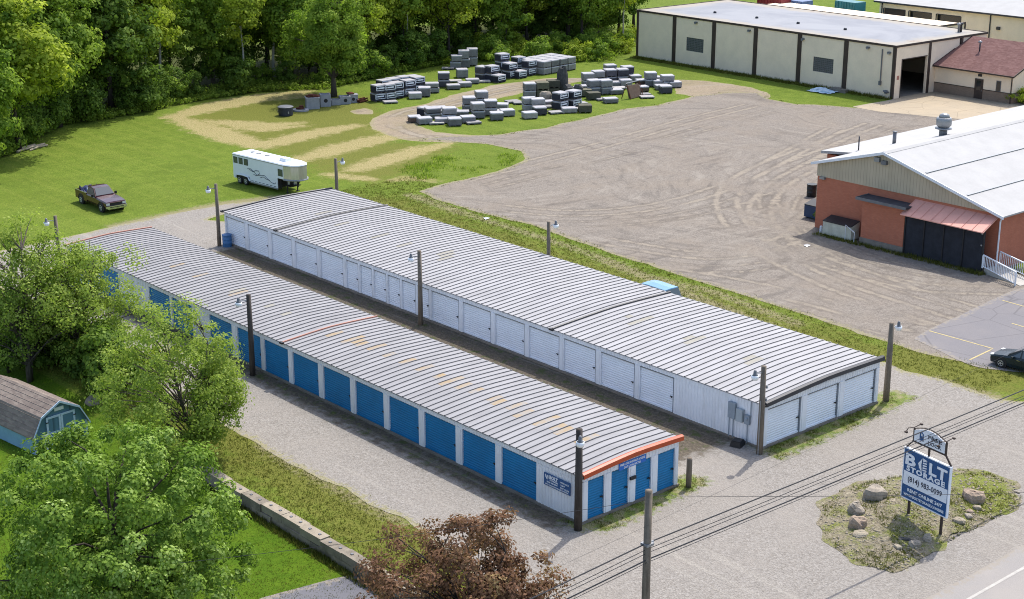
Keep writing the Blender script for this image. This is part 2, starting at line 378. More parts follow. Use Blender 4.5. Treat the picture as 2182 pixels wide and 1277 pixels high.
# ------------------------------------------------------------------ the sheets
# straw left after mowing the field
STRAW = [([(368, 250), (470, 224), (560, 207), (650, 196)], [1.2, 2.4, 2.2, 1.2]), ([(370, 250), (440, 275), (500, 297), (556, 312)], [1.0, 2.0, 2.0, 1.2]),
         ([(430, 258), (520, 264), (580, 268), (640, 262)], [.6, 1.5, 1.4, .5]), ([(560, 312), (620, 296), (690, 280), (760, 268)], [1.2, 1.8, 1.6, .8]),
         ([(500, 270), (560, 276), (640, 268)], [.8, 1.3, .6]),
         ([(650, 338), (720, 318), (800, 298), (880, 283)], [1.2, 1.9, 1.7, .9]), ([(760, 360), (820, 342), (900, 318), (960, 306)], [1.2, 1.8, 1.4, .6]),
         ([(700, 372), (760, 380), (800, 384)], [.6, .9, .3]), ([(845, 383), (880, 380), (925, 386)], [.5, .9, .4]), ([(800, 272), (840, 285), (880, 290)], [.4, .8, .5]),
         ([(560, 215), (650, 205), (700, 200)], [.5, 1.0, .5])]
STRAW = [(GP(p), w_) for p, w_ in STRAW]
DRY = GP([(372, 250), (520, 215), (700, 196), (800, 205), (830, 240), (850, 300), (1000, 312), (930, 345), (850, 385), (800, 398), (690, 380), (560, 322), (480, 300)])
WOODS = GP([(-60, 360), (30, 330), (130, 268), (250, 252), (330, 236), (430, 215), (560, 196), (700, 190), (850, 158), (980, 132), (1130, 118), (1345, 112)])+[(130, 130), (115, 150), (60, 150), (20, 140), (0, 130)]
ROAD_Y = -15.8
def f_yard(X, Y):
    left = GP([(200, 728), (244, 777), (275, 800), (400, 868), (539, 944), (624, 989), (695, 1024), (769, 1065), (843, 1100), (900, 1136)])
    poly = [(-4.5, 66.5)]+left+[(-8.4, -5), (-9.5, -18), (60, -18), (60, -2.2)]
    poly += GP([(2182, 856), (2140, 852), (2112, 844), (2055, 827), (1998, 808), (1922, 789), (1884, 773)])
    poly += [(24.7, 6.5), (20, 10), (20, 60), (17, 64.5)]+GP([(560, 428), (480, 434), (400, 449), (300, 471), (200, 492)])
    d = sd_poly(X, Y, poly)
    isl = sd_poly(X, Y, ISL)
    return np.minimum(d, -isl+0.75)+0.35*fbm(X, Y, 2.2, 3, 3)
ISL = GP([(1752, 1075), (1790, 1045), (1860, 1022), (1930, 1010), (2030, 1000), (2100, 1005), (2165, 1035), (2182, 1062), (2172, 1085), (2100, 1120), (2010, 1165), (1950, 1210), (1905, 1225), (1830, 1205), (1770, 1165), (1738, 1115)])
def f_lot(X, Y):
    poly = GP([(884, 408), (960, 388), (1060, 366), (1118, 342), (1112, 322), (1040, 308), (960, 302), (880, 298), (960, 290), (1060, 287), (1150, 275), (1240, 255), (1330, 232), (1400, 225), (1480, 205), (1560, 196), (1620, 198), (1640, 212), (1700, 222), (1760, 225), (1830, 230), (1925, 215)])
    poly += [(130, 57), (130, 8), (90, 0), (60, -1)]+GP([(2182, 790), (2060, 772), (1960, 752), (1850, 718), (1700, 668), (1560, 622), (1450, 588), (1300, 538), (1160, 488), (1060, 462), (1000, 448), (940, 428)])
    return sd_poly(X, Y, poly)+0.45*fbm(X, Y, 3.0, 3, 7)
TRACK = GP([(1060, 294), (960, 296), (890, 290), (842, 272), (840, 254), (870, 240), (940, 226), (1000, 209), (1090, 188), (1180, 174), (1250, 169)])
def f_dirt(X, Y):
    a = sd_line(X, Y, TRACK, [1.2, 2.2, 2.6, 2.6, 2.6, 2.4, 2.3, 3.0, 3.2, 2.6, 1.2])
    b = sd_poly(X, Y, GP([(1430, 170), (1500, 172), (1600, 186), (1635, 197), (1640, 212), (1560, 204), (1480, 206), (1440, 200)]))
    c = sd_poly(X, Y, GP([(745, 236), (780, 228), (800, 236), (795, 245), (760, 244)]))
    return np.maximum(np.maximum(a, b), c)+0.5*fbm(X, Y, 2.4, 3, 17)
def f_road(X, Y): return (ROAD_Y-Y)+0.12*fbm(X, Y, 2.0, 3, 23)
def f_asph(X, Y):
    return sd_poly(X, Y, GP([(1945, 722), (2030, 680), (2130, 632), (2182, 612)])+[(75, 6), (75, -3.4)]+GP([(2182, 797), (2100, 786), (2040, 768)]))+0.25*fbm(X, Y, 2.5, 3, 31)
def f_apron(X, Y):
    return sd_poly(X, Y, GP([(1815, 228), (1870, 238), (1990, 250), (2100, 258)])+[(104, 42), (118, 40), (118, 62), (109.2, 59.8)])+0.15*fbm(X, Y, 2.0, 3, 37)
def f_drive(X, Y): return sd_poly(X, Y, GP([(548, 1277), (640, 1252), (720, 1232), (782, 1219)], LOW)+[(-10.6, 3.6), (-10.6, -16), (-30, -16), (-30, -4)])+0.05*fbm(X, Y, 1.5, 2, 41)
xs = np.concatenate([[-900, -400, -150, -80], np.arange(-50, -11, 1.0), np.arange(-11.0, -9.0, 0.15), np.arange(-9.0, 130, 0.6), np.arange(131, 240, 4.0), [300, 500, 900, 1500]])
ys = np.concatenate([[-900, -400, -150, -80], np.arange(-60, -20, 2.0), np.arange(-20, 135, 0.6), np.arange(136, 260, 4.0), [300, 500, 900, 1500]])
X, Y = np.meshgrid(xs, ys); nx = len(xs); ny = len(ys)
Z = ground_z(X, Y)
straw = np.full(X.shape, -9.0)
for p, w_ in STRAW: straw = np.maximum(straw, sd_line(X, Y, p, [v*1.0 for v in w_]))
straw = np.clip(straw, -6, 3)
dry = sd_poly(X, Y, DRY)
for p_ in ([(-10.2, -8), (-6, -8), (-4, 52), (-9, 52)], [(24.5, -4), (70, -6), (34, 6), (33, 30), (34, 60), (30, 66), (24.5, 66)]): dry = np.maximum(dry, sd_poly(X, Y, p_)+1.0)
dry = np.clip(dry, -12, 12)
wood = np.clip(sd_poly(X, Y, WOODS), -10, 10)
olive = 0; lush = np.clip(-10.4-X, -5, 5); lush = np.where(Y > 45, -5, lush)
worn = -5.0+np.zeros(X.shape)
for p, w_ in [(GP([(890, 418), (1000, 458), (1160, 508), (1300, 556), (1380, 590), (1520, 622), (1700, 690)]), .6), (GP([(250, 482), (400, 450), (480, 434), (600, 420)]), 1.0),
              (GP([(555, 950), (624, 992), (695, 1030), (769, 1070), (860, 1115)]), .45), (GP([(1995, 810), (2060, 832), (2130, 850)]), .7), (GP([(1280, 552), (1500, 640), (1700, 722), (1880, 790)]), .7),
              (GP([(870, 415), (980, 455)]), .6)]:
    worn = np.maximum(worn, sd_line(X, Y, p, w_))
worn = np.clip(worn, -5, 3)
idx = np.arange(nx*ny).reshape(ny, nx)
F = np.stack([idx[:-1, :-1], idx[:-1, 1:], idx[1:, 1:], idx[1:, :-1]], -1).reshape(-1, 4)
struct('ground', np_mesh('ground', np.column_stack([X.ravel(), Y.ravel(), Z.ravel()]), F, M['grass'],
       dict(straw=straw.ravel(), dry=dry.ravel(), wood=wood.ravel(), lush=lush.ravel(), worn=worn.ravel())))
ROUTES = [[(2060, 700), (1900, 650), (1760, 600), (1640, 540), (1570, 480), (1550, 420), (1600, 370), (1720, 320), (1860, 265)], [(2150, 620), (1950, 610), (1760, 560), (1650, 500), (1620, 440), (1680, 380), (1800, 320)],
          [(900, 418), (1040, 440), (1220, 455), (1400, 440), (1540, 400), (1660, 340), (1780, 275)], [(980, 385), (1120, 350), (1280, 310), (1450, 262), (1600, 225)], [(1180, 492), (1380, 530), (1540, 545), (1680, 510), (1740, 450)], [(1400, 575), (1600, 610), (1800, 660), (1960, 700)]]
def smooth(P, n=8):
    P = np.array(P); t = np.arange(len(P)); u = np.linspace(0, len(P)-1, (len(P)-1)*n+1); i = np.clip(u.astype(int), 0, len(P)-2); f = (u-i)[:, None]
    p0, p1, p2, p3 = P[np.clip(i-1, 0, None)], P[i], P[i+1], P[np.clip(i+2, None, len(P)-1)]
    return .5*((2*p1)+(p2-p0)*f+(2*p0-5*p1+4*p2-p3)*f**2+(3*p1-p0-3*p2+p3)*f**3)
def a_rut(x, y):
    d = np.full(x.shape, -3.0)
    for r_ in ROUTES:
        S = smooth(GP(r_), 4); T = np.gradient(S, axis=0); T /= np.linalg.norm(T, axis=1)[:, None]+1e-9; N = np.column_stack([-T[:, 1], T[:, 0]])
        for o in (-.95, .95, -2.9, -4.6): d = np.maximum(d, sd_line(x, y, (S+N*o).tolist(), .26 if abs(o) < 1 else .16))
    return np.clip(d, -3, 1)
sheet('dirt_track', f_dirt, (40, 135, 45, 125), 0.45, 0.006, M['dirt'], dict(rut=lambda x, y: np.clip(np.maximum(sd_line(x, y, [(a, b+.9) for a, b in TRACK], .3), sd_line(x, y, [(a, b-.9) for a, b in TRACK], .3)), -3, 1)))
sheet('gravel_lot', f_lot, (20, 132, -4, 100), 0.38, 0.012, M['lot'], dict(rut=a_rut))
def a_damp(x, y):
    a = sd_poly(x, y, [(6.5, 2.0), (14.6, 2.0), (14.6, 55.5), (6.5, 55.5)]); b = sd_poly(x, y, [(-1.5, 0.4), (0.5, 0.4), (0.5, 50), (-1.3, 50)])
    return np.clip(np.maximum(a, b), -4, 3)
def a_verge(x, y):
    a = sd_poly(x, y, [(0.5, -1.6), (8.9, -1.0), (8.9, 0.6), (7.0, 1.2), (-0.5, 1.2), (-0.7, -0.6)]); b = sd_poly(x, y, [(13.6, -1.5), (20, -1.4), (27.6, -1.0), (27.6, 1.0), (24.6, 1.6), (13.8, 1.2)])
    c = sd_poly(x, y, [(-1.0, 2), (-0.4, 2), (-0.4, 45), (-1.0, 45)])
    return np.clip(np.maximum(np.maximum(a, b), c-0.3), -4, 2)
sheet('gravel_yard', f_yard, (-10, 60, -18.5, 68), 0.35, 0.018, M['yard'], dict(damp=a_damp, verge=a_verge))
sheet('road', f_road, (-60, 90, -40, -12.5), 0.4, 0.026, M['road'])
sheet('parking_asphalt', f_asph, (33, 76, -4, 20), 0.4, 0.024, M['asphalt'])
sheet('concrete_apron', f_apron, (95, 119, 38, 63), 0.5, 0.024, M['apron'])
sheet('asphalt_driveway', f_drive, (-31, -10.5, -17, 8), 0.3, LOW+0.008, M['drive_asphalt'])
def make_island():
    m = NT('island_soil'); f1 = m.noise(6, 5, 0.78); v = m.vor(9.0); sp = m.n('SeparateColor'); m.L(v.outputs['Color'], sp.inputs[0])
    soil = m.mix(m.step(f1, 0.35, 0.68), lit(168, 156, 130), lit(218, 206, 180)); soil = m.mix(m.math('MULTIPLY', sp.outputs[0], 0.5), soil, lit(122, 110, 92))
    g, fine, vf, mid = grass_cols(m)
    gn = m.math('ADD', m.math('MULTIPLY', m.math('SUBTRACT', m.noise(0.8, 5, 0.75), 0.44), 6.5), m.attr('green'))
    col = m.mix(m.math('MULTIPLY', m.step(gn, -0.4, 1.0), 0.9), soil, m.mix(m.step(vf, 0.42, 0.62), g, lit(182, 178, 96)))
    m.bump(m.math('ADD', f1, v.outputs['Distance']), 0.9, 0.08); return m.out(col, 0.95, 0, 0.1)
M['island'] = make_island()
ic = np.mean(np.array(ISL), 0)
sheet('sign_island', lambda X, Y: sd_poly(X, Y, ISL)+0.75*fbm(X, Y, 1.6, 4, 51), (2, 22, -16, -3), 0.25, 0.03, M['island'],
      dict(green=lambda x, y: np.clip(sd_poly(x, y, GP([(1990, 1010), (2100, 1008), (2165, 1040), (2172, 1075), (2100, 1110), (2030, 1105), (2030, 1060)])), -0.35, 2)),
      zf=lambda x, y: 0.30*np.clip(sd_poly(x, y, ISL)/2.5, 0, 1)*(1+0.35*fbm(x, y, 1.2, 2, 5)))
# painted lines
def line(name, a, b, wd, z, mat):
    a = Vector((*a, z)); b = Vector((*b, z)); d = (b-a).normalized(); n = Vector((-d.y, d.x, 0))*wd/2; k = 6; m = MB()
    for i in range(k):
        p, q = a.lerp(b, i/k), a.lerp(b, (i+1)/k); m.add([p-n, q-n, q+n, p+n], [(0, 1, 2, 3)])
    o = m.build(name, mat); o['kind'] = 'structure'; return o
line('parking_line', G(1980, 706), G(2116, 744), 0.13, 0.032, M['yellow_paint'])
line('parking_line', G(2066, 768), G(2112, 746), 0.13, 0.032, M['yellow_paint'])
line('parking_line', G(2136, 641), G(2182, 654), 0.13, 0.032, M['yellow_paint'])
line('parking_line', G(2156, 690), G(2230, 712), 0.13, 0.032, M['yellow_paint'])
line('road_edge_line', (-40, -17.1), (60, -17.05), 0.16, 0.034, M['white_paint'])
# ------------------------------------------------------------------ building materials
M['roof_white'] = plain('galvanised_roof', lit(208, 206, 207), 0.65, 0.0, var=0.16, scale=1.0, spec=0.25, stretch=(0.3, 1.3, 1))
M['roof_grey'] = plain('weathered_galvanised_roof', lit(192, 190, 191), 0.65, 0.0, var=0.18, scale=1.0, spec=0.25, stretch=(0.3, 1.3, 1))
M['seam'] = plain('dark_roof_seam', lit(132, 131, 133), 0.8, var=0.25, scale=4)  # darker grey strip along the near flank of each roof rib
M['white_metal'] = plain('white_painted_metal', (0.74, 0.75, 0.78, 1), 0.5, var=0.08, scale=0.8, streak=True)
M['white_door'] = plain('white_door_metal', (0.72, 0.75, 0.80, 1), 0.45, var=0.05, scale=1.0)
M['blue_door'] = plain('blue_door_metal', (0.003, 0.165, 0.37, 1), 0.45, var=0.16, scale=0.7, streak=False)
M['track'] = plain('door_track_steel', (0.16, 0.18, 0.21, 1), 0.6)
M['concrete'] = plain('concrete', lit(168, 158, 146), 0.9, var=0.25, scale=1.2, bump=0.3)
M['orange'] = plain('orange_trim', lit(240, 104, 56), 0.45, var=0.12, scale=2)
M['orange_faded'] = plain('faded_orange_trim', lit(226, 156, 134), 0.6, var=0.15, scale=2)
M['dark_trim'] = plain('dark_grey_trim', lit(74, 76, 84), 0.5, var=0.2)
M['black'] = plain('black_plastic', (0.018, 0.018, 0.02, 1), 0.5, var=0.3)
def make_patch():
    m = NT('roof_sealant'); f = m.noise(1.5, 4, 0.7); g = m.noise(6, 4, 0.7)
    return m.out(m.mix(m.step(f, 0.32, 0.62), lit(192, 188, 184), m.mix(m.step(g, 0.35, 0.65), lit(206, 172, 118), lit(206, 184, 150))), 0.7)
M['patch'] = make_patch()
M['pale_patch'] = plain('pale_roof_stain', lit(196, 190, 174), 0.7, var=0.12, scale=2)
M['tan_wall'] = plain('cream_block_wall', (0.84, 0.70, 0.52, 1), 0.85, var=0.07, scale=0.6, bump=0.25, bscale=9)
M['brown_trim'] = plain('brown_trim', (0.055, 0.038, 0.030, 1), 0.6, var=0.2)
M['membrane'] = None
def make_membrane():
    m = NT('flat_roof_membrane'); b = m.noise(0.09, 5, 0.65, dist=0.6); s = m.noise(0.5, 5, 0.7); e = m.attr('edge')
    col = m.mix(m.step(b, 0.38, 0.62), lit(184, 186, 192), lit(164, 167, 176))
    ed = m.math('ADD', e, m.math('MULTIPLY', m.math('SUBTRACT', s, 0.5), 5.0))
    col = m.mix(m.step(ed, 3.2, 0.6), col, lit(200, 190, 174))
    r = m.math('MULTIPLY', m.step(m.noise(0.35, 5, 0.7), 0.58, 0.7), m.step(e, 4.5, 1.0))
    col = m.mix(m.math('MULTIPLY', r, 0.7), col, lit(168, 132, 106))
    return m.out(col, 0.75)
M['membrane'] = make_membrane()
def make_brick(name, c1, c2, mort):
    m = NT(name); b = m.n('TexBrick'); P = m.n('TexCoord').outputs['Object']; sp = m.n('SeparateXYZ'); m.L(P, sp.inputs[0]); cb = m.n('CombineXYZ')
    m.L(m.math('ADD', sp.outputs[0], sp.outputs[1]), cb.inputs[0]); m.L(sp.outputs[2], cb.inputs[1]); m.L(cb.outputs[0], b.inputs['Vector'])
    b.inputs['Scale'].default_value = 1.0; b.inputs['Brick Width'].default_value = 0.24; b.inputs['Row Height'].default_value = 0.085; b.inputs['Mortar Size'].default_value = 0.010
    b.inputs['Color1'].default_value = c1; b.inputs['Color2'].default_value = c2; b.inputs['Mortar'].default_value = mort; b.inputs['Bias'].default_value = 0.0
    col = m.mix(m.math('MULTIPLY', m.step(m.noise(0.9, 4, 0.65), 0.4, 0.75), 0.35), b.outputs[0], tuple(x*0.7 for x in c1[:3])+(1,))
    m.bump(b.outputs['Fac'], -0.4, 0.02); return m.out(col, 0.85, 0, 0.2)
M['brick'] = make_brick('painted_red_brick', (0.47, 0.165, 0.095, 1), (0.41, 0.135, 0.078, 1), (0.36, 0.15, 0.10, 1))
M['brick_brown'] = make_brick('brown_brick', (0.25, 0.18, 0.13, 1), (0.20, 0.145, 0.105, 1), (0.27, 0.22, 0.17, 1))
def make_siding(name, c, pitch, axis):
    m = NT(name); w_ = m.n('TexWave', wave_type='BANDS', bands_direction=axis, wave_profile='SAW'); m.L(m.pos, w_.inputs[0]); w_.inputs['Scale'].default_value = 0.314/pitch
    g = m.step(w_.outputs['Fac'], 0.0, 0.16); f = m.noise(1.2, 4, 0.65, m.scaled(m.pos, (1, 1, 0.25)))
    col = m.mix(m.step(f, 0.3, 0.7), tuple(x*0.85 for x in c[:3])+(1,), c); col = m.mix(g, tuple(x*0.5 for x in c[:3])+(1,), col)
    m.bump(w_.outputs['Fac'], 0.5, 0.03); return m.out(col, 0.75)
M['tan_siding'] = make_siding('tan_board_siding', (0.50, 0.42, 0.30, 1), 0.30, 'Y')
M['white_roof'] = plain('white_metal_roof', lit(226, 224, 221), 0.75, var=0.08, scale=0.6, spec=0.15)
M['red_metal'] = plain('faded_red_metal_roof', (0.66, 0.32, 0.25, 1), 0.5, var=0.10, scale=0.9)
M['tar'] = plain('tar_roof', lit(88, 88, 94), 0.8, var=0.3, scale=0.8)
M['screen'] = plain('black_screen_fabric', (0.020, 0.022, 0.030, 1), 0.8, var=0.35, scale=1.5)
def make_shingle(name, a, b_, c):
    m = NT(name); v = m.vor(5.0, m.scaled(m.pos, (1.0, 0.6, 2.0))); s = m.n('SeparateColor'); m.L(v.outputs['Color'], s.inputs[0]); f = m.noise(0.8, 4, 0.65)
    col = m.mix(s.outputs[0], a, b_); col = m.mix(m.math('MULTIPLY', m.step(f, 0.4, 0.7), 0.5), col, c); m.bump(s.outputs[1], 0.5, 0.03); return m.out(col, 0.95, 0, 0.1)
M['shingle'] = make_shingle('brown_red_shingle', lit(142, 104, 98), lit(166, 128, 122), lit(130, 96, 92))
M['shed_roof'] = make_shingle('tan_shingle', lit(164, 148, 138), lit(190, 174, 160), lit(136, 124, 118))
M['window_dark'] = plain('window_glass', (0.015, 0.018, 0.022, 1), 0.08, spec=0.6)
M['glass_block'] = plain('glass_block', (0.10, 0.11, 0.11, 1), 0.2, var=0.3, scale=4)
M['gun_metal'] = plain('grey_steel', lit(150, 152, 156), 0.5, 0.2)
M['galv'] = plain('galvanised_steel', lit(190, 192, 194), 0.4, 0.3, spec=0.5)
M['grey_box'] = plain('grey_enclosure', (0.26, 0.30, 0.34, 1), 0.5)
M['shed_blue'] = make_siding('blue_board_siding', (0.11, 0.22, 0.31, 1), 0.20, 'Y')
M['shed_blue_side'] = plain('blue_painted_siding', (0.20, 0.36, 0.46, 1), 0.7, var=0.12)
M['shed_trim'] = plain('pale_blue_trim', (0.46, 0.58, 0.72, 1), 0.6, var=0.08)
# ------------------------------------------------------------------ storage buildings
_mesh = {}
def rollup(wd, ht, mat):
    k = (round(wd, 2), round(ht, 2), mat)
    if k not in _mesh:
        m = MB(); n = int(ht/0.14); z = 0.0; h = ht/n; V = []; F = []
        for i in range(n):
            V += [(0, 0.012, i*h), (wd, 0.012, i*h), (0, -0.012, i*h+h*0.5), (wd, -0.012, i*h+h*0.5)]
            F += [(4*i, 4*i+1, 4*i+3, 4*i+2)]+([(4*i+2, 4*i+3, 4*i+5, 4*i+4)] if i < n-1 else [])
        m.add(V, F); _mesh[k] = m.mesh('roll_up_door', M[mat])
        m = MB(); m.box((wd/2, -0.02, 0.05), (wd-0.02, 0.05, 0.10)); _mesh[k+('r',)] = m.mesh('bottom_rail', M[mat])
    return _mesh[k], _mesh[k+('r',)]
m = MB(); m.box((0, -0.03, 0), (0.16, 0.05, 0.05)); m.box((0.05, -0.06, -0.02), (0.05, 0.04, 0.10)); LATCH = m.mesh('latch', M['black'])
def corrugated(u0, u1, z0, z1, pitch=0.23, depth=0.028):
    m = MB(); n = max(1, round((u1-u0)/pitch)); p = (u1-u0)/n; us = []
    for i in range(n):
        us += [(u0+i*p, 0), (u0+(i+.55)*p, 0), (u0+(i+.65)*p, -depth), (u0+(i+.9)*p, -depth)]
    us.append((u1, 0)); V = []
    for u, d in us: V += [(u, d, z0), (u, d, z1)]
    m.add(V, [(2*i, 2*i+2, 2*i+3, 2*i+1) for i in range(len(us)-1)]); return m
def facade(root, loc, rz, length, doors, corr, door_mat, z0, zh, zt, jamb=0.0):
    """wall run: u along the wall, outside towards local -y"""
    T = lambda o: (setattr(o, 'location', loc), setattr(o.rotation_euler, 'z', rz), o)[2]
    T(corrugated(0, length, zh, zt).build('header_panel', M['white_metal'], root))
    edges = [0.0]
    for a, b in doors: edges += [a, b]
    edges.append(length)
    for i in range(0, len(edges), 2):
        a, b = edges[i], edges[i+1]
        if b-a < 0.03: continue
        inc = [c for c in corr if c[0] < (a+b)/2 < c[1] or a <= c[0] < b]
        if b-a > 1.2:
            T(corrugated(a, b, z0-0.02, zh).build('wall_panel', M['white_metal'], root))
            m = MB(); m.box(((a+b)/2, 0.06, (z0+zh)/2), (b-a, 0.10, zh-z0)); T(m.build('wall_backing', M['white_metal'], root))
        else:
            m = MB(); m.box(((a+b)/2, 0.05, (z0+zh)/2), (b-a, 0.14, zh-z0)); m.box(((a+b)/2, -0.028, (z0+zh)/2), ((b-a)*0.55, 0.02, zh-z0))
            T(m.build('pilaster', M['white_metal'], root))
    ca, sa = math.cos(rz), math.sin(rz)
    for a, b in doors:
        me, rail = rollup(b-a-jamb, zh-z0-0.0, door_mat)
        u = a; x, y = u, 0.07
        o = put('roll_up_door', me, root, (loc[0]+x*ca-y*sa, loc[1]+x*sa+y*ca, z0), rz)
        put('bottom_rail', rail, o); put('latch', LATCH, o, (b-a-jamb-0.14, 0, 0.95))
        if jamb:
            m = MB(); m.box((b-jamb/2, 0.04, (z0+zh)/2), (jamb, 0.03, zh-z0)); T(m.build('door_track', M['track'], root))
            m = MB(); m.box(((a+b)/2, -0.01, zh-0.02), (b-a, 0.05, 0.05)); T(m.build('door_head_trim', M['gun_metal'], root))
def storage(name, label, x0, y0, W, L, zw, rise, side_doors, front_doors, dm, npan, trims, tilt, roof_mat, jamb):
    root = thing(name, label, 'building', (x0, y0, 0))
    m = MB(); m.b2((-0.07, -0.07, -0.15), (W+0.07, L+0.07, 0.15)); m.build('foundation', M['concrete'], root)
    m = MB(); m.b2((0.13, 0.13, 0.12), (W-0.005, L-0.005, zw)); m.build('wall', M['white_metal'], root)
    zh = zw-0.33
    facade(root, (0, L, 0), -PI/2, L, sorted([(L-(b-y0), L-(a-y0)) for a, b in side_doors]), [], dm, 0.17, zh, zw, jamb)
    facade(root, (0, 0, 0), 0, W, front_doors, [], dm, 0.17, zh-0.02, zw, jamb)
    zr = lambda t: zw+0.02+tilt*t+rise*(1-abs(2*t-1)**1.35)          # roof curve
    ns = 10; xs_ = [-0.10+(W+0.22)*i/ns for i in range(ns+1)]; zs = [zr(i/ns) for i in range(ns+1)]
    # gable infill
    m = MB(); m.slab([(min(max(x, 0), W), z-0.015) for x, z in zip(xs_, zs)]+[(W, zw-0.01), (0, zw-0.01)], 'y', 0.0, 0.12); m.build('gable_panel', M['white_metal'], root)
    m = MB(); m.slab([(min(max(x, 0), W), z-0.015) for x, z in zip(xs_, zs)]+[(W, zw-0.01), (0, zw-0.01)], 'y', L-0.12, L); m.build('gable_panel', M['white_metal'], root)
    m = MB(); m.slab([(x, z-0.02) for x, z in zip(xs_, zs)]+[(x, z-0.06) for x, z in zip(xs_[::-1], zs[::-1])], 'y', -0.08, L+0.08); roof = m.build('roof', M[roof_mat], root)
    p = (L+0.16)/npan; m = MB(); V = []; F = []; mi = []
    prof = [(0.0, 0.0), (p-0.105, 0.0), (p-0.075, 0.055), (p-0.035, 0.055), (p-0.012, 0.0)]
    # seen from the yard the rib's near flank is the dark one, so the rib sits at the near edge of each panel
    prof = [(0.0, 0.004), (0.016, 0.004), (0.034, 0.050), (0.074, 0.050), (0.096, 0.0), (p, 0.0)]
    for x, z in zip(xs_, zs):
        for y, dz in prof: V.append((x, y, z+dz))
    k = len(prof)
    for i in range(ns):
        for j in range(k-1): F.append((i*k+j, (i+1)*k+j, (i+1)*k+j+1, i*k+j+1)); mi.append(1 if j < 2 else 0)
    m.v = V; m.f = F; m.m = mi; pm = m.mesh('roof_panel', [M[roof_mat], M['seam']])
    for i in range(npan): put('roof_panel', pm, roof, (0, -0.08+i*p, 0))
    for ty, tm, sz in trims:
        m = MB(); pts = [(x, z+0.03+sz*0.3) for x, z in zip(xs_, zs)]
        for i in range(ns):
            (xa, za), (xb, zb) = pts[i], pts[i+1]
            A = [(xa, ty-sz, za-sz), (xa, ty-sz, za+sz*.4), (xa, ty-sz*.2, za+sz*.75), (xa, ty+sz*.7, za+sz*.4), (xa, ty+sz*.7, za-sz*.4)]
            B = [(xb, ty-sz, zb-sz), (xb, ty-sz, zb+sz*.4), (xb, ty-sz*.2, zb+sz*.75), (xb, ty+sz*.7, zb+sz*.4), (xb, ty+sz*.7, zb-sz*.4)]
            m.add(A+B, [(j, (j+1) % 5, 5+(j+1) % 5, 5+j) for j in range(5)]+([(4, 3, 2, 1, 0)] if i == 0 else [])+([(5, 6, 7, 8, 9)] if i == ns-1 else []))
        m.build('roof_edge_trim', M[tm], root, smooth=False)
        m = MB(); m.box((-0.16, ty, zw+0.03), (0.16, 0.34, 0.12)); m.build('gutter_end_cap', M['black'], root)
    return root, zr, roof, p
def roof_patch(root, zr, W, y, x0, x1, p, mat):
    m = MB(); n = 4; V = []
    for i in range(n+1):
        x = x0+(x1-x0)*i/n; t = (x+0.10)/(W+0.22)
        V += [(x, y+0.13, zr(t)+0.004), (x, y+p-0.01, zr(t)+0.004)]
    m.add(V, [(2*i, 2*i+2, 2*i+3, 2*i+1) for i in range(n)]); m.build('sealant_patch', M[mat], root)
A_doors = [(3.33, 6.04), (6.54, 9.28), (9.84, 12.58), (13.09, 15.83), (16.35, 19.09), (19.61, 22.37), (22.9, 25.66), (26.15, 28.87), (29.28, 32.05), (32.7, 35.49), (37.76, 40.4), (40.7, 43.6), (48.1, 50.8), (51.3, 54.0)]
A, zrA, roofA, pA = storage('storage_building', 'white storage building with blue roll-up doors and orange roof trim', 0, 0, 7.0, 56.0, 2.64, 0.16, A_doors,
    [(0.43, 1.57), (2.07, 3.3), (3.82, 4.96), (5.45, 6.73)], 'blue_door', 105, [(-0.10, 'orange', 0.17), (26.6, 'orange_faded', 0.065), (56.08, 'orange_faded', 0.07)], 0.11, 'roof_grey', 0.0)
B_doors = [(53.9, 56.7), (50.5, 53.4), (47.15, 50.0), (43.75, 46.65), (40.35, 43.25), (38.45, 39.9), (36.75, 38.15), (35.05, 36.5), (33.4, 34.8), (31.6, 33.15), (30.1, 31.35), (26.85, 29.8), (23.5, 26.4), (20.15, 23.05), (16.85, 19.7), (13.55, 16.43), (10.2, 13.08), (7.01, 9.76)]
Bb, zrB, roofB, pB = storage('storage_building', 'long white storage building with white roll-up doors and dark roof trim', 14.17, 0.25, 10.59, 56.7, 2.68, 0.18, B_doors,
    [(0.35, 3.27), (3.81, 6.72), (7.25, 10.27)], 'white_door', 106, [(-0.10, 'dark_trim', 0.17), (17.2, 'dark_trim', 0.09), (48.9, 'dark_trim', 0.09), (56.8, 'dark_trim', 0.10)], 0.18, 'roof_white', 0.09)
for i, k in enumerate([5, 8, 9, 11, 14, 16, 18, 19, 22, 24, 26, 28, 31, 34, 37, 40, 42, 43, 44, 47]):
    roof_patch(A, zrA, 7.0, -0.08+k*pA, 2.6+0.25*math.sin(k*2.1), 3.9+0.3*math.sin(k*1.3), pA, 'patch')
for k in [57, 61, 68, 69, 78, 84]:
    roof_patch(A, zrA, 7.0, -0.08+k*pA, 2.5+0.25*math.sin(k*2.1), 3.6+0.3*math.sin(k*1.3), pA, 'pale_patch' if k % 2 else 'patch')
for k in [8, 9, 17, 18, 26, 28, 62, 63, 64, 71, 77, 86, 93]:
    roof_patch(Bb, zrB, 10.59, -0.08+k*pB, 4.2+0.5*math.sin(k*2.1), 5.6+0.5*math.sin(k*1.3), pB, 'pale_patch')
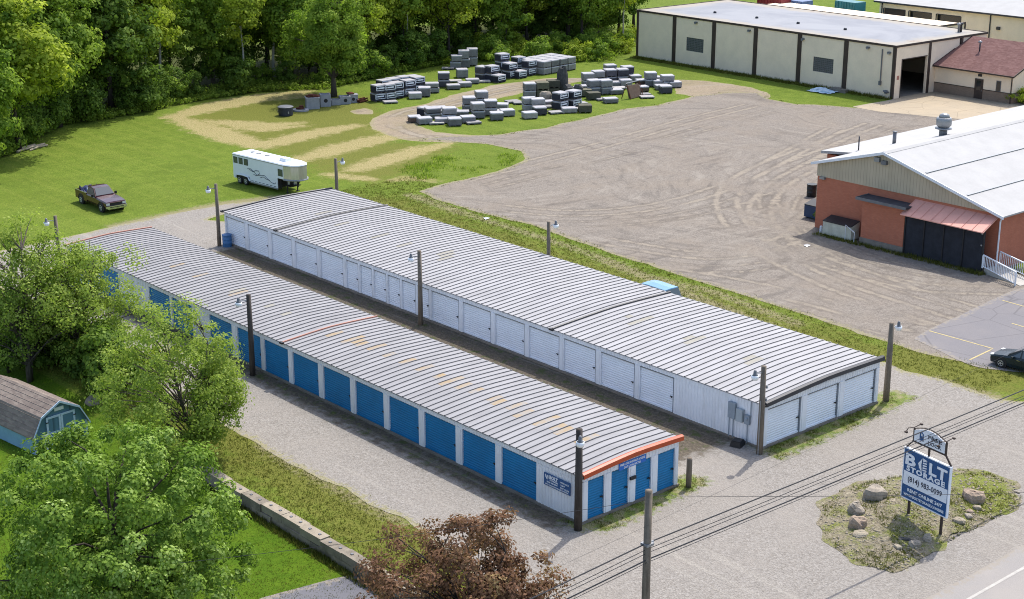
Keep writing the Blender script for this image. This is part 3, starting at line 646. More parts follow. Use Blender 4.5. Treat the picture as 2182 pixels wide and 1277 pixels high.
# ------------------------------------------------------------------ cream warehouse
def warehouse():
    r = thing('warehouse', 'long cream flat-roofed warehouse with brown pilasters and open garage door', 'building', (109.6, 59.94, 0), -0.028)
    H, L, D, s = 6.44, 44.84, 18.7, 7.474
    for i in range(6):
        m = MB(); a, b = i*s+0.42, (i+1)*s-0.0
        if i in (1, 4):                                        # bays with a glass block window
            wy = i*s+s*0.47; wa, wb = wy-1.62, wy+1.62
            m.b2((0, a, 0), (0.3, wa, H)); m.b2((0, wb, 0), (0.3, b, H)); m.b2((0, wa, 0), (0.3, wb, 1.88)); m.b2((0, wa, 3.73), (0.3, wb, H))
        else: m.b2((0, a, 0), (0.3, b, H))
        m.build('wall_bay', M['tan_wall'], r)
        if i in (1, 4):
            q = MB(); q.b2((0.10, wa, 1.88), (0.16, wb, 3.73), 0); wobj = q.build('glass_block_window', M['glass_block'], r)
            q = MB()
            for k in range(12): q.box((0.08, wa+(wb-wa)*k/11, 2.805), (0.04, 0.05, 1.85))
            for k in range(9): q.box((0.08, wy, 1.88+1.85*k/8), (0.035, wb-wa, 0.05))
            q.build('mortar_grid', M['gun_metal'], wobj)
    for i in range(7):
        m = MB(); wd = 0.62 if 0 < i < 6 else 0.36
        y0 = i*s-wd/2 if 0 < i < 6 else (0.0 if i == 0 else L-wd)
        m.b2((-0.10, y0-(0.06 if i == 0 else 0), 0), (0.12, y0+wd, H-0.02)); m.build('pilaster', M['brown_trim'], r)
    # front, facing the apron: garage bay, plain bays
    m = MB(); m.b2((0.12, 0, 0), (1.35, 0.3, H)); m.b2((1.35, 0, 4.72), (6.45, 0.3, H)); m.b2((6.45, 0, 0), (6.65, 0.3, H)); m.build('wall_bay', M['tan_wall'], r)
    m = MB(); m.b2((1.28, -0.03, 0), (1.40, 0.33, 4.76)); m.b2((1.40, -0.03, 4.66), (6.40, 0.33, 4.76)); m.build('door_frame', M['brown_trim'], r)
    m = MB(); m.b2((6.95, 0, 0), (12.95, 0.3, H)); m.build('wall_bay', M['tan_wall'], r)
    m = MB(); m.b2((13.5, 0, 0), (D, 0.3, H)); m.build('wall_bay', M['tan_wall'], r)
    for a in (6.60, 13.15): m = MB(); m.b2((a, -0.10, 0), (a+0.42, 0.12, H-0.02)); m.build('pilaster', M['brown_trim'], r)
    m = MB(); m.b2((D-0.3, 0.3, 0), (D, L, H)); m.build('wall_bay', M['tan_wall'], r)
    m = MB(); m.b2((0.3, L-0.3, 0), (D-0.3, L, H)); m.build('wall_bay', M['tan_wall'], r)
    n = 20; xs_ = np.linspace(0, D, n); ys_ = np.linspace(0, L, 40); X_, Y_ = np.meshgrid(xs_, ys_); id_ = np.arange(n*40).reshape(40, n)
    Fq = np.stack([id_[:-1, :-1], id_[:-1, 1:], id_[1:, 1:], id_[1:, :-1]], -1).reshape(-1, 4)
    ed = np.minimum(np.minimum(X_, D-X_), np.minimum(Y_, L-Y_))
    roof = put('roof', np_mesh('roof', np.column_stack([X_.ravel(), Y_.ravel(), (H+0.02+0*X_).ravel()]), Fq, M['membrane'], dict(edge=ed.ravel())), r)
    m = MB(); m.b2((-0.12, -0.12, H-0.16), (D+0.1, 0.0, H+0.1)); m.b2((-0.12, 0.0, H-0.16), (0.0, L+0.1, H+0.1)); m.b2((D, 0.0, H-0.16), (D+0.12, L+0.1, H+0.1)); m.b2((0.0, L, H-0.16), (D, L+0.12, H+0.1))
    m.build('roof_fascia', M['brown_trim'], r)
    for x, y in ((6.5, 13), (6.4, 20.8), (6.3, 28.0), (6.0, 35.5)):
        m = MB(); m.lathe([(0.22, 0), (0.22, 0.16), (0.14, 0.26)], 8, 0, (x, y, H+0.03)); m.build('roof_vent', M['dark_trim'], roof, smooth=True)
    for x in (16.0, 16.5):
        m = MB(); m.lathe([(0.14, 0), (0.14, 0.9), (0.26, 0.95), (0.26, 1.1), (0.05, 1.2)], 8, 0, (x, 2.4, H+0.03)); m.build('roof_stack', M['galv'] if x < 16.2 else M['dark_trim'], roof, smooth=True)
    for y, z in ((s*4.45, 5.9), (s*3.15, 5.85), (s*1.93, 5.75), (s*0.55, 5.85), (0.9, 5.6)):
        m = MB(); m.box((-0.14, y, z), (0.28, 0.42, 0.20)); m.box((-0.26, y, z-0.12), (0.16, 0.26, 0.16), 1); m.build('wall_light', [M['gun_metal'], M['galv']], r)
    m = MB(); m.tube([(-0.08, 1.95, 5.9), (-0.08, 1.95, 2.0), (-0.08, 1.95, 1.7)], 0.08, 6); m.box((-0.12, 1.95, 1.75), (0.24, 0.30, 0.5)); m.build('conduit_pipe', M['gun_metal'], r)
    m = MB(); m.tube([(-0.1, 1.3, 0.9), (-0.3, 1.2, 0.9), (-0.3, 0.7, 0.8), (-0.1, 0.6, 0.8)], 0.10, 6); m.box((-0.16, 0.95, 0.8), (0.3, 0.3, 0.4)); m.build('gas_meter', M['gun_metal'], r)
    m = MB(); m.b2((0.55, -0.015, 2.3), (1.0, 0.0, 2.8)); m.build('notice_plate', M['orange_faded'], r)
    m = MB(); m.b2((0.3, 0.3, 0.03), (D-0.3, L-0.3, 0.06)); m.build('floor_slab', M['concrete'], r)
    m = MB()
    for k in range(3):
        m.b2((2.2, 9+k*3, 0.06), (2.35, 9.1+k*3, 3.2)); m.b2((4.4, 9+k*3, 0.06), (4.55, 9.1+k*3, 3.2))
    for z in (0.9, 1.9, 2.9): m.b2((2.0, 9, z), (4.6, 15.2, z+0.12))
    for k in range(6): m.box((3.2, 9.6+k*1.0, 1.35 if k % 2 else 2.35), (1.2, 0.7, 0.6))
    m.build('storage_rack', M['gun_metal'], r)
    # lower rear wing
    m = MB(); m.b2((D+0.12, 8.5, 0), (D+7.5, 40, H-0.4)); m.build('rear_wing', M['tan_wall'], r)
    m = MB(); m.b2((D+0.12, 8.4, H-0.4), (D+7.6, 8.56, H-0.16)); m.b2((D+7.4, 8.4, 0), (D+7.65, 8.7, H-0.4)); m.build('wing_trim', M['brown_trim'], r)
    return r
warehouse()
m = MB(); 
o = thing('metal_handrail', 'small galvanised handrail frame against the cream warehouse wall', 'railing', (*G(1757, 187), 0), -0.03)
for k in range(4): q = MB(); q.tube([(0, -1.6+k*1.05, 0), (0, -1.6+k*1.05, 1.2)], 0.035, 5); q.build('post', M['galv'], o)
q = MB(); q.tube([(0, -1.6, 1.2), (0, 1.55, 1.2)], 0.035, 5); q.tube([(0, -1.6, 0.65), (0, 1.55, 0.65)], 0.03, 5); q.build('rail', M['galv'], o)
def tarp():
    n = 10; V = []; F = []; r_ = random.Random(4)
    for j in range(n):
        for i in range(n):
            x, y = i/(n-1)-.5, j/(n-1)-.5
            V.append((x*2.2+0.2*math.sin(j*1.7), y*3.4+0.2*math.sin(i*2.1), 0.06+0.42*max(0, 1-(x*x+y*y)*4.2)+0.1*r_.random()))
    for j in range(n-1):
        for i in range(n-1): F.append((j*n+i, j*n+i+1, (j+1)*n+i+1, (j+1)*n+i))
    m = MB(); m.add(V, F); return m
tag(tarp().build('tarpaulin', plain('blue_grey_tarp', (0.42, 0.55, 0.66, 1), 0.5, var=0.3, scale=2), loc=(*G(1752, 196), 0)), 'crumpled pale blue tarpaulin on the grass beside the cream warehouse', 'tarpaulin')
m = MB(); m.box((0, 0, 0.2), (0.9, 2.4, 0.4)); m.box((0, 0.3, 0.45), (0.7, 1.2, 0.1)); tag(m.build('concrete_block', M['concrete'], loc=(*G(1788, 196), 0)), 'low concrete step block by the warehouse wall near the tarpaulin', 'block')
# ------------------------------------------------------------------ office wing with the shingle roof
def office():
    r = thing('office_wing', 'small cream office with brown shingle roof and brick base', 'building', (117.65, 48.7, 0), -0.02)
    L, D = 11.1, 14.4
    m = MB(); m.b2((0, 0, 1.25), (D, L, 3.55)); m.build('wall', M['tan_wall'], r)
    m = MB(); m.b2((-0.05, -0.05, 0), (D, L, 1.2)); m.build('brick_base', M['brick_brown'], r)
    m = MB(); m.b2((-0.09, -0.09, 1.2), (D, L, 1.27)); m.build('sill_course', M['brown_trim'], r)
    m = MB(); m.slab([(0, 3.5), (D, 3.5), (D/2, 6.15)], 'y', 0.02, L-0.02); m.build('gable_wall', M['tan_wall'], r)
    m = MB(); m.slab([(-0.6, 3.42), (7.2, 6.32), (D+.6, 3.42), (D+.6, 3.27), (7.2, 6.17), (-0.6, 3.27)], 'y', -0.4, L+0.1); roof = m.build('roof', M['shingle'], r)
    m = MB(); m.b2((-0.68, -0.45, 3.24), (-0.6, L, 3.42)); m.build('gutter', M['brown_trim'], roof)
    m = MB(); m.slab([(-0.64, 3.44), (7.2, 6.36), (7.2, 6.14), (-0.64, 3.22)], 'y', -0.47, -0.40); m.build('rake_board', M['brown_trim'], roof)
    m = MB(); m.slab([(-0.64, 3.50), (7.2, 6.40), (7.2, 6.20), (-0.64, 3.22)], 'y', L-0.12, L+0.12); m.build('rake_board', M['brown_trim'], roof)
    m = MB(); m.lathe([(0.09, 0), (0.09, 1.1), (0.05, 1.1)], 8, 0, (3.9, 7.5, 4.9)); m.lathe([(0.05, 1.1), (0.24, 1.25), (0.24, 1.4), (0.05, 1.5)], 8, 1, (3.9, 7.5, 4.9)); m.build('flue_pipe', [M['dark_trim'], M['galv']], roof, smooth=True)
    m = MB(); m.b2((-0.10, 4.0, 0.02), (0.02, 5.15, 2.45)); d = m.build('door', M['brown_trim'], r)
    m = MB(); m.b2((-0.13, 4.25, 1.1), (-0.10, 4.9, 2.25)); m.build('pane', M['window_dark'], d)
    m = MB(); m.box((-0.14, 4.12, 1.05), (0.06, 0.05, 0.16)); m.build('handle', M['galv'], d)
    m = MB(); m.b2((-0.14, 4.3, 2.75), (0.02, 4.75, 3.05)); m.build('wall_light', M['dark_trim'], r)
    m = MB(); m.b2((-0.06, 1.55, 1.28), (0.02, 2.2, 2.55)); wn = m.build('window', M['gun_metal'], r)
    m = MB(); m.b2((-0.08, 1.62, 1.35), (-0.06, 2.13, 2.48)); m.build('pane', M['window_dark'], wn)
    m = MB(); m.tube([(-0.12, 0.08, 3.3), (-0.12, 0.08, 0.05)], 0.07, 6); m.build('downspout', M['brown_trim'], r)
    m = MB(); m.b2((3.0, -0.06, 1.3), (4.4, 0.01, 2.6)); m.build('window', M['window_dark'], r)
office()
# ------------------------------------------------------------------ building far behind
def far_hall():
    r = thing('metal_hall', 'cream industrial hall with white roof and dark loading bays, behind the warehouse', 'building', (145, 52, 0))
    L = 36.1; H = 6.5
    oy = [(87.3, 83.6), (82.9, 79.1), (78.2, 74.2)]
    m = MB(); ed = [36.1]+[v-52 for ab in oy for v in ab]+[0]
    for i in range(0, len(ed), 2): m.b2((0, ed[i+1], 0), (0.3, ed[i], H))
    for a, b in oy: m.b2((0, b-52, 5.6), (0.3, a-52, H))
    m.b2((0.3, L-0.3, 0), (24, L, H)); m.b2((0.3, 0, 0), (24, 0.3, H)); m.b2((23.7, 0.3, 0), (24, L-0.3, H)); m.build('wall', M['tan_wall'], r)
    m = MB(); m.slab([(-0.7, H-0.05), (-0.7, H+0.12), (12, H+2.6), (24.7, H+0.12), (24.7, H-0.05), (12, H+2.4)], 'y', -0.5, L+0.6); rf = m.build('roof', M['white_roof'], r)
    m = MB(); m.b2((-0.78, -0.5, H-0.12), (-0.70, L+0.6, H+0.12)); m.build('gutter', M['dark_trim'], rf)
    for i, (a, b) in enumerate(oy):
        if i == 0:
            m = MB(); m.b2((0.12, b-52, 0), (0.18, a-52, 5.6)); m.build('shutter', M['brown_trim'], r)
        else:
            m = MB(); m.b2((0.5, b-52, 0), (0.54, a-52, 5.6)); m.build('bay_door', M['window_dark'], r)
        m = MB(); m.b2((-0.04, b-52-0.12, 0), (0.02, b-52, 5.6)); m.b2((-0.04, a-52, 0), (0.02, a-52+0.12, 5.6)); m.b2((-0.04, b-52, 5.55), (0.02, a-52, 5.66)); m.build('bay_frame', M['dark_trim'], r)
    for y in (17.4, 35.6): m = MB(); m.tube([(-0.1, y, H), (-0.1, y, 0)], 0.09, 6); m.build('downspout', M['dark_trim'], r)
    m = MB(); m.box((-0.15, 16.0, 4.6), (0.3, 0.5, 0.4)); m.build('wall_vent', M['dark_trim'], r)
far_hall()
# ------------------------------------------------------------------ red brick building
def brick_hall():
    r = thing('brick_building', 'red brick building with tan gable siding and low white metal roof', 'building', (54.55, 11.0, 0))
    Y1 = 17.4; LX = 62.0; yr = 10.73; zr, zl, zR = 7.62, 5.62, 4.58
    m = MB(); m.b2((0, 0, 0), (0.35, Y1, 4.55)); m.b2((0.35, 0, 0), (LX, 0.35, 4.55)); m.b2((0.35, Y1-0.35, 0), (LX, Y1, 5.4)); m.b2((LX-.35, .35, 0), (LX, Y1-.35, 4.55)); m.build('brick_wall', M['brick'], r)
    m = MB(); m.slab([(-0.05, 4.5), (Y1+0.05, 4.5), (Y1+0.05, zl-0.12), (yr, zr-0.12), (-0.05, zR-0.02)], 'x', -0.06, 0.20); m.build('gable_siding', M['tan_siding'], r)
    m = MB(); m.slab([(-0.45, zR-0.12), (yr, zr), (yr, zr-0.12), (-0.45, zR-0.24)], 'x', -0.35, LX); rf = m.build('roof', M['white_roof'], r)
    m = MB(); m.slab([(yr, zr), (Y1+0.45, zl), (Y1+0.45, zl-0.12), (yr, zr-0.12)], 'x', -0.35, LX); m.build('rear_roof_slope', M['white_roof'], rf)
    m = MB(); m.slab([(yr-0.3, zr-0.06), (yr, zr+0.07), (yr+0.3, zr-0.06)], 'x', -0.35, LX); m.build('ridge_cap', M['white_roof'], rf)
    for k in (0.36, 0.72):
        yy = yr*(1-k); zz = zr+(zR-0.12-zr)*k*yr/(yr+.45); m = MB(); m.box((LX/2, yy, zz+0.03), (LX, 0.16, 0.05)); m.build('roof_seam', M['galv'], rf)
    m = MB(); m.slab([(-0.5, zR-0.12), (yr, zr+0.03), (yr, zr-0.20), (-0.5, zR-0.34)], 'x', -0.42, -0.35); m.slab([(yr, zr+0.03), (Y1+0.5, zl+0.02), (Y1+0.5, zl-0.2), (yr, zr-0.20)], 'x', -0.42, -0.35); m.build('rake_trim', M['white_metal'], rf)
    m = MB(); m.tube([(-0.35, -0.35, zR-0.3), (-0.08, -0.1, zR-0.6), (-0.08, -0.1, 0.3)], 0.07, 6); m.build('downspout', M['white_metal'], r)
    m = MB(); m.box((-0.18, 11.4, 6.9), (0.3, 0.5, 0.35)); m.box((-0.2, 10.7, 6.75), (0.34, 0.5, 0.3), 1); m.build('flood_light', [M['galv'], M['gun_metal']], r)
    m = MB(); m.box((-0.1, Y1-0.6, 4.4), (0.25, 0.5, 0.2)); m.build('wall_light', M['galv'], r)
    # turbine vent, chimney, pipe
    def vent(px, py, parts, name, mats):
        best = min(np.arange(56, 80, 0.1), key=lambda X_: abs(GX(px, py, X_)[1]-((zr-(GX(px, py, X_)[0]-11-yr)*0.30) if GX(px, py, X_)[0]-11 > yr else (zr-(yr-GX(px, py, X_)[0]+11)*0.284))))
        y, z = GX(px, py, best); m = MB()
        for pr, mi in parts: m.lathe(pr, 10, mi, (best-54.55, y-11, z-0.1))
        m.build(name, mats, rf, smooth=True)
    vent(2009, 290, [([(0.36, 0), (0.36, 0.75)], 1), ([(0.75, 0.75), (0.75, 0.85)], 0), ([(0.45, 0.85), (0.68, 1.1), (0.70, 1.6), (0.62, 1.75)], 0), ([(0.5, 1.75), (0.42, 2.0), (0.15, 2.12)], 0)], 'turbine_vent', [M['galv'], M['gun_metal']])
    vent(1905, 309, [([(0.17, 0), (0.17, 1.25)], 0), ([(0.22, 1.25), (0.22, 1.32)], 0)], 'flue_stack', [M['gun_metal']])
    vent(1829, 324, [([(0.06, 0), (0.06, 1.5)], 0)], 'vent_pipe', [M['dark_trim']])
    # lower rear extension
    m = MB(); m.b2((7.2, Y1, 0), (LX, Y1+4.6, 4.55)); m.build('rear_extension', M['brick'], r)
    m = MB(); m.slab([(Y1-0.02, 5.38), (Y1+5.0, 4.85), (Y1+5.0, 4.6), (Y1-0.02, 5.2)], 'x', 6.8, LX); m.build('extension_roof', M['white_roof'], r)
    # flat-roofed annex
    m = MB(); m.b2((-1.35, 7.6, 0.55), (0, 11.7, 3.75)); m.build('annex_wall', M['brick'], r)
    m = MB(); m.b2((-1.42, 7.55, 0), (0, 11.75, 0.56)); m.build('annex_foundation', M['concrete'], r)
    m = MB(); m.b2((-1.75, 7.3, 3.75), (0, 12.1, 3.88)); ar = m.build('annex_roof', M['tar'], r)
    m = MB(); m.b2((-1.80, 7.28, 3.72), (-1.75, 12.12, 3.94)); m.b2((-1.75, 12.1, 3.72), (0, 12.14, 3.94)); m.build('annex_fascia', M['gun_metal'], ar)
    # screened porch with red metal roof
    m = MB(); m.b2((-1.30, 0.35, 0.05), (-1.24, 7.55, 3.25)); m.b2((-1.24, 7.49, 0.05), (0, 7.55, 3.3)); ps = m.build('porch_screen', M['screen'], r)
    for k in range(5): m = MB(); m.box((-1.34, 0.4+k*1.775, 1.65), (0.07, 0.09, 3.2)); m.build('porch_post', M['black'], ps)
    m = MB(); V = [(-1.95, 0.15, 3.38), (-1.95, 7.65, 3.38), (0, 7.65, 4.28), (0, 0.15, 4.28), (-1.95, 0.15, 3.31), (-1.95, 7.65, 3.31), (0, 7.65, 4.20), (0, 0.15, 4.20)]
    m.add(V, [(3, 2, 1, 0), (4, 5, 6, 7), (0, 1, 5, 4), (1, 2, 6, 5), (2, 3, 7, 6), (3, 0, 4, 7)]); pr_ = m.build('porch_roof', M['red_metal'], r)
    for k in range(9):
        yy = 0.2+k*0.92; m = MB(); m.add([(-1.97, yy, 3.39), (-1.97, yy+0.05, 3.39), (0, yy+0.05, 4.29), (0, yy, 4.29), (-1.97, yy+0.02, 3.425), (0, yy+0.02, 4.325)], [(0, 4, 5, 3), (4, 1, 2, 5)]); m.build('standing_seam', M['red_metal'], pr_)
    m = MB(); m.b2((-1.24, 0.2, 0.05), (0, 0.26, 0.1)); m.build('porch_floor', M['concrete'], r)
    for z in (2.2, 3.1): m = MB(); m.box((-1.34, 0.55, z), (0.1, 0.12, 0.12)); m.build('porch_light', M['galv'], ps)
brick_hall()
def ramp_rail(p0, p1, n, label):
    d = Vector((p1[0]-p0[0], p1[1]-p0[1], 0)); L = d.length; r = thing('ramp_railing', label, 'railing', (p0[0], p0[1], 0), math.atan2(d.y, d.x), 'white ramp railings')
    z0, z1 = p0[2], p1[2]
    q = MB(); q.add([(0, -.05, z0+1.0), (L, -.05, z1+1.0), (L, .05, z1+1.0), (0, .05, z0+1.0), (0, -.05, z0+1.08), (L, -.05, z1+1.08), (L, .05, z1+1.08), (0, .05, z0+1.08)], [(3, 2, 1, 0), (4, 5, 6, 7), (0, 1, 5, 4), (1, 2, 6, 5), (2, 3, 7, 6), (3, 0, 4, 7)]); q.build('handrail', M['white_metal'], r)
    q = MB(); q.tube([(0, 0, z0+0.15), (L, 0, z1+0.15)], 0.04, 4); q.build('bottom_rail', M['white_metal'], r)
    for k in range(n):
        t = k/(n-1); z = z0+(z1-z0)*t; q = MB(); wide = k in (0, n-1)
        q.box((L*t, 0, z+(0.5 if wide else 0.58)), (0.1 if wide else 0.04, 0.1 if wide else 0.03, 1.0 if wide else 0.86)); q.build('post' if wide else 'baluster', M['white_metal'], r)
ramp_rail((53.2, 11.3, 0.45), (52.3, 7.9, 0.02), 22, 'white ramp railing nearest the black porch screen')
ramp_rail((55.0, 11.0, 0.45), (54.2, 7.2, 0.02), 22, 'white ramp railing farther along the brick wall corner')
m = MB(); m.add([(53.3, 11.2, 0.45), (54.9, 10.9, 0.45), (54.1, 7.2, 0.04), (52.5, 7.6, 0.04), (53.3, 11.2, 0), (54.9, 10.9, 0), (54.1, 7.2, 0), (52.5, 7.6, 0)], [(3, 2, 1, 0), (4, 5, 6, 7), (0, 1, 5, 4), (1, 2, 6, 5), (2, 3, 7, 6), (3, 0, 4, 7)])
tag(m.build('access_ramp', plain('pale_ramp_concrete', lit(226, 220, 210))), 'pale concrete access ramp between two white railings at the brick building', 'ramp')
def dumpster(loc, rz, dims, body, lid, label, name='dumpster'):
    r = thing(name, label, 'dumpster', loc, rz); L, D, H = dims
    q = MB(); q.slab([(-D/2, 0.12), (D/2, 0.12), (D/2, H), (-D/2, H*0.8)], 'x', -L/2, L/2); q.build('bin', body, r)
    for s in (-1, 1): q = MB(); q.box((s*(L/2+0.04), 0, H*0.55), (0.08, D*0.6, 0.14)); q.build('fork_pocket', body, r)
    q = MB(); q.add([(-L/2, -D/2-.05, H*.8+.02), (L/2, -D/2-.05, H*.8+.02), (L/2, D/2, H+.02), (-L/2, D/2, H+.02), (-L/2, -D/2-.05, H*.8+.08), (L/2, -D/2-.05, H*.8+.08), (L/2, D/2, H+.08), (-L/2, D/2, H+.08)], [(3, 2, 1, 0), (4, 5, 6, 7), (0, 1, 5, 4), (1, 2, 6, 5), (2, 3, 7, 6), (3, 0, 4, 7)]); q.build('lid', lid, r)
    for x in (-L*.4, L*.4): q = MB(); q.box((x, 0, 0.06), (0.12, D*.7, 0.12)); q.build('skid', M['black'], r)
    return r
dumpster((53.55, 24.95, 0), -PI/2, (2.9, 1.1, 1.5), plain('beige_dumpster', (0.50, 0.49, 0.40, 1), 0.6, streak=True), M['black'], 'beige dumpster with black lid against the red brick wall')
dumpster((57.0, 30.3, 0), -PI/2, (1.5, 1.2, 1.45), plain('navy_dumpster', (0.02, 0.045, 0.10, 1), 0.5), M['black'], 'dark blue dumpster behind the corner of the brick building')
def drum(loc, r_, h, mat, label, name='drum', cat='barrel', rim=None):
    r = thing(name, label, cat, loc); q = MB(); q.lathe([(r_*.96, 0), (r_, 0.03), (r_, h*.33), (r_*1.04, h*.35), (r_, h*.37), (r_, h*.64), (r_*1.04, h*.66), (r_, h*.68), (r_, h-.03), (r_*1.03, h), (r_*.9, h), (r_*.88, h*.82)], 14); q.build('body', mat, r, smooth=True)
    q = MB(); q.lathe([(r_*1.0, h-.04), (r_*1.07, h-.03), (r_*1.07, h+.02), (r_*1.0, h+.02)], 14); q.build('rim', rim or mat, r, smooth=True)
    return r
drum((*G(1729, 419), 0), 0.45, 1.15, M['black'], 'black drum at the edge of the gravel lot left of the brick building')
q = MB(); q.tube([(0, 0, 0), (0, 0, 0.9), (0, 0.9, 1.35), (0, 0.9, 0)], 0.035, 5); tag(q.build('handrail', M['white_metal'], loc=(52.9, 23.1, 0)), 'white pipe handrail in front of the beige dumpster', 'railing')
q = MB(); q.lathe([(0.12, 0), (0.12, 0.55), (0.08, 0.6)], 8); tag(q.build('bollard', M['white_metal'], loc=(*G(1749, 496), 0)), 'short white bollard at the left corner of the brick wall', 'bollard')
# ------------------------------------------------------------------ garden shed
def shed():
    r = thing('garden_shed', 'blue garden shed with gambrel shingle roof and pale framed double doors', 'shed', (-15.95, 27.9, LOW), 0.13)
    W, L, hw, hk, hp = 3.5, 6.2, 1.15, 2.15, 2.75
    prof = [(0, 0), (W, 0), (W, hw), (W-0.55, hk), (W/2, hp), (0.55, hk), (0, hw)]
    q = MB(); q.slab(prof, 'y', 0, 0.08); q.build('front_wall', M['shed_blue'], r)
    q = MB(); q.slab(prof, 'y', L-0.08, L); q.build('rear_wall', M['shed_blue'], r)
    for x in (0.0, W-0.08): q = MB(); q.b2((x, 0.08, 0), (x+0.08, L-0.08, hw)); q.build('side_wall', M['shed_blue_side'], r)
    segs = [((-0.12, hw-0.12), (0.5, hk+0.02)), ((0.5, hk+0.02), (W/2, hp+0.08)), ((W/2, hp+0.08), (W-0.5, hk+0.02)), ((W-0.5, hk+0.02), (W+0.12, hw-0.12))]
    rf = None
    for a, b in segs:
        q = MB(); q.slab([a, b, (b[0], b[1]-0.07), (a[0], a[1]-0.07)], 'y', -0.15, L+0.15); o = q.build('roof' if rf is None else 'roof_slope', M['shed_roof'], r if rf is None else rf); rf = rf or o
        n_ = 9
        for k in range(1, n_):
            t = k/n_; q = MB(); x_, z_ = a[0]+(b[0]-a[0])*t, a[1]+(b[1]-a[1])*t; q.box((x_, L/2, z_+0.006), (0.03, L+0.28, 0.016))
            if n_*0+k % 2 == 0: q.build('shingle_course', M['shed_roof'], rf)
    q = MB()
    for a, b in segs: q.slab([a, b, (b[0], b[1]-0.13), (a[0], a[1]-0.13)], 'y', -0.20, -0.155)
    q.build('rake_trim', M['shed_trim'], r)
    for x in (-0.02, W-0.1): q = MB(); q.b2((x, -0.03, 0), (x+0.12, 0.0, hw)); q.build('corner_trim', M['shed_trim'], r)
    for k in range(2):
        x0 = 0.85+k*0.95; q = MB(); q.b2((x0, -0.05, 0.08), (x0+0.93, -0.01, 2.0)); d = q.build('door', M['shed_blue'], r)
        q = MB(); t = 0.12
        q.b2((x0, -0.08, 0.08), (x0+t, -0.05, 2.0)); q.b2((x0+.93-t, -0.08, 0.08), (x0+.93, -0.05, 2.0)); q.b2((x0+t, -0.08, 1.88), (x0+.93-t, -0.05, 2.0)); q.b2((x0+t, -0.08, 0.95), (x0+.93-t, -0.05, 1.05)); q.b2((x0+t, -0.08, 0.08), (x0+.93-t, -0.05, 0.2))
        q.tube([(x0+t, -0.065, 0.2), (x0+.93-t, -0.065, 0.95)], 0.05, 4); q.tube([(x0+t, -0.068, 0.95), (x0+.93-t, -0.068, 0.2)], 0.05, 4); q.build('door_brace', M['shed_trim'], d)
        for z in (0.5, 1.7): q = MB(); q.box((x0+(0.04 if k == 0 else 0.89), -0.10, z), (0.16, 0.03, 0.05)); q.build('hinge', M['black'], d)
    q = MB(); q.b2((W/2-0.3, -0.05, 2.22), (W/2+0.3, -0.01, 2.42)); q.build('gable_vent', M['white_metal'], r)
shed()
q = MB(); q.box((0, 0, 0.55), (0.35, 0.05, 1.1)); q.box((0, 0, 1.13), (0.40, 0.09, 0.06)); tag(q.build('leaning_board', M['white_metal'], loc=(-15.35, 27.6, LOW), rz=0.13), 'white board leaning against the blue shed front', 'board')
# ------------------------------------------------------------------ retaining wall of concrete blocks
rw = thing('retaining_wall', 'low retaining wall of big concrete blocks between lawn and gravel drive', 'wall', (-10.45, 0, 0))
q = MB(); q.b2((-0.30, -0.02, -0.20), (0.30, 1.74, 0.20)); q.b2((-0.06, 0.36, 0.20), (0.06, 0.50, 0.24), 1); q.b2((-0.06, 1.20, 0.20), (0.06, 1.34, 0.24), 1)
BLK = q.mesh('block', [plain('cast_concrete', lit(196, 182, 160), 0.9, var=0.3, scale=1.6, bump=0.4), M['gun_metal']])
BLK2 = q.mesh('block', [plain('weathered_cast_concrete', lit(172, 160, 142), 0.9, var=0.35, scale=1.6, bump=0.4), M['gun_metal']])
rb = random.Random(5)
for row in range(2):
    for k in range(-3, 11):
        y = k*1.80+(0.9 if row else 0); put('block', BLK if rb.random() < .6 else BLK2, rw, (rb.uniform(-.05, .05)-0.03*math.sin(k), y, -0.17-0.42*row+rb.uniform(-.025, .025)), rb.uniform(-.018, .018))
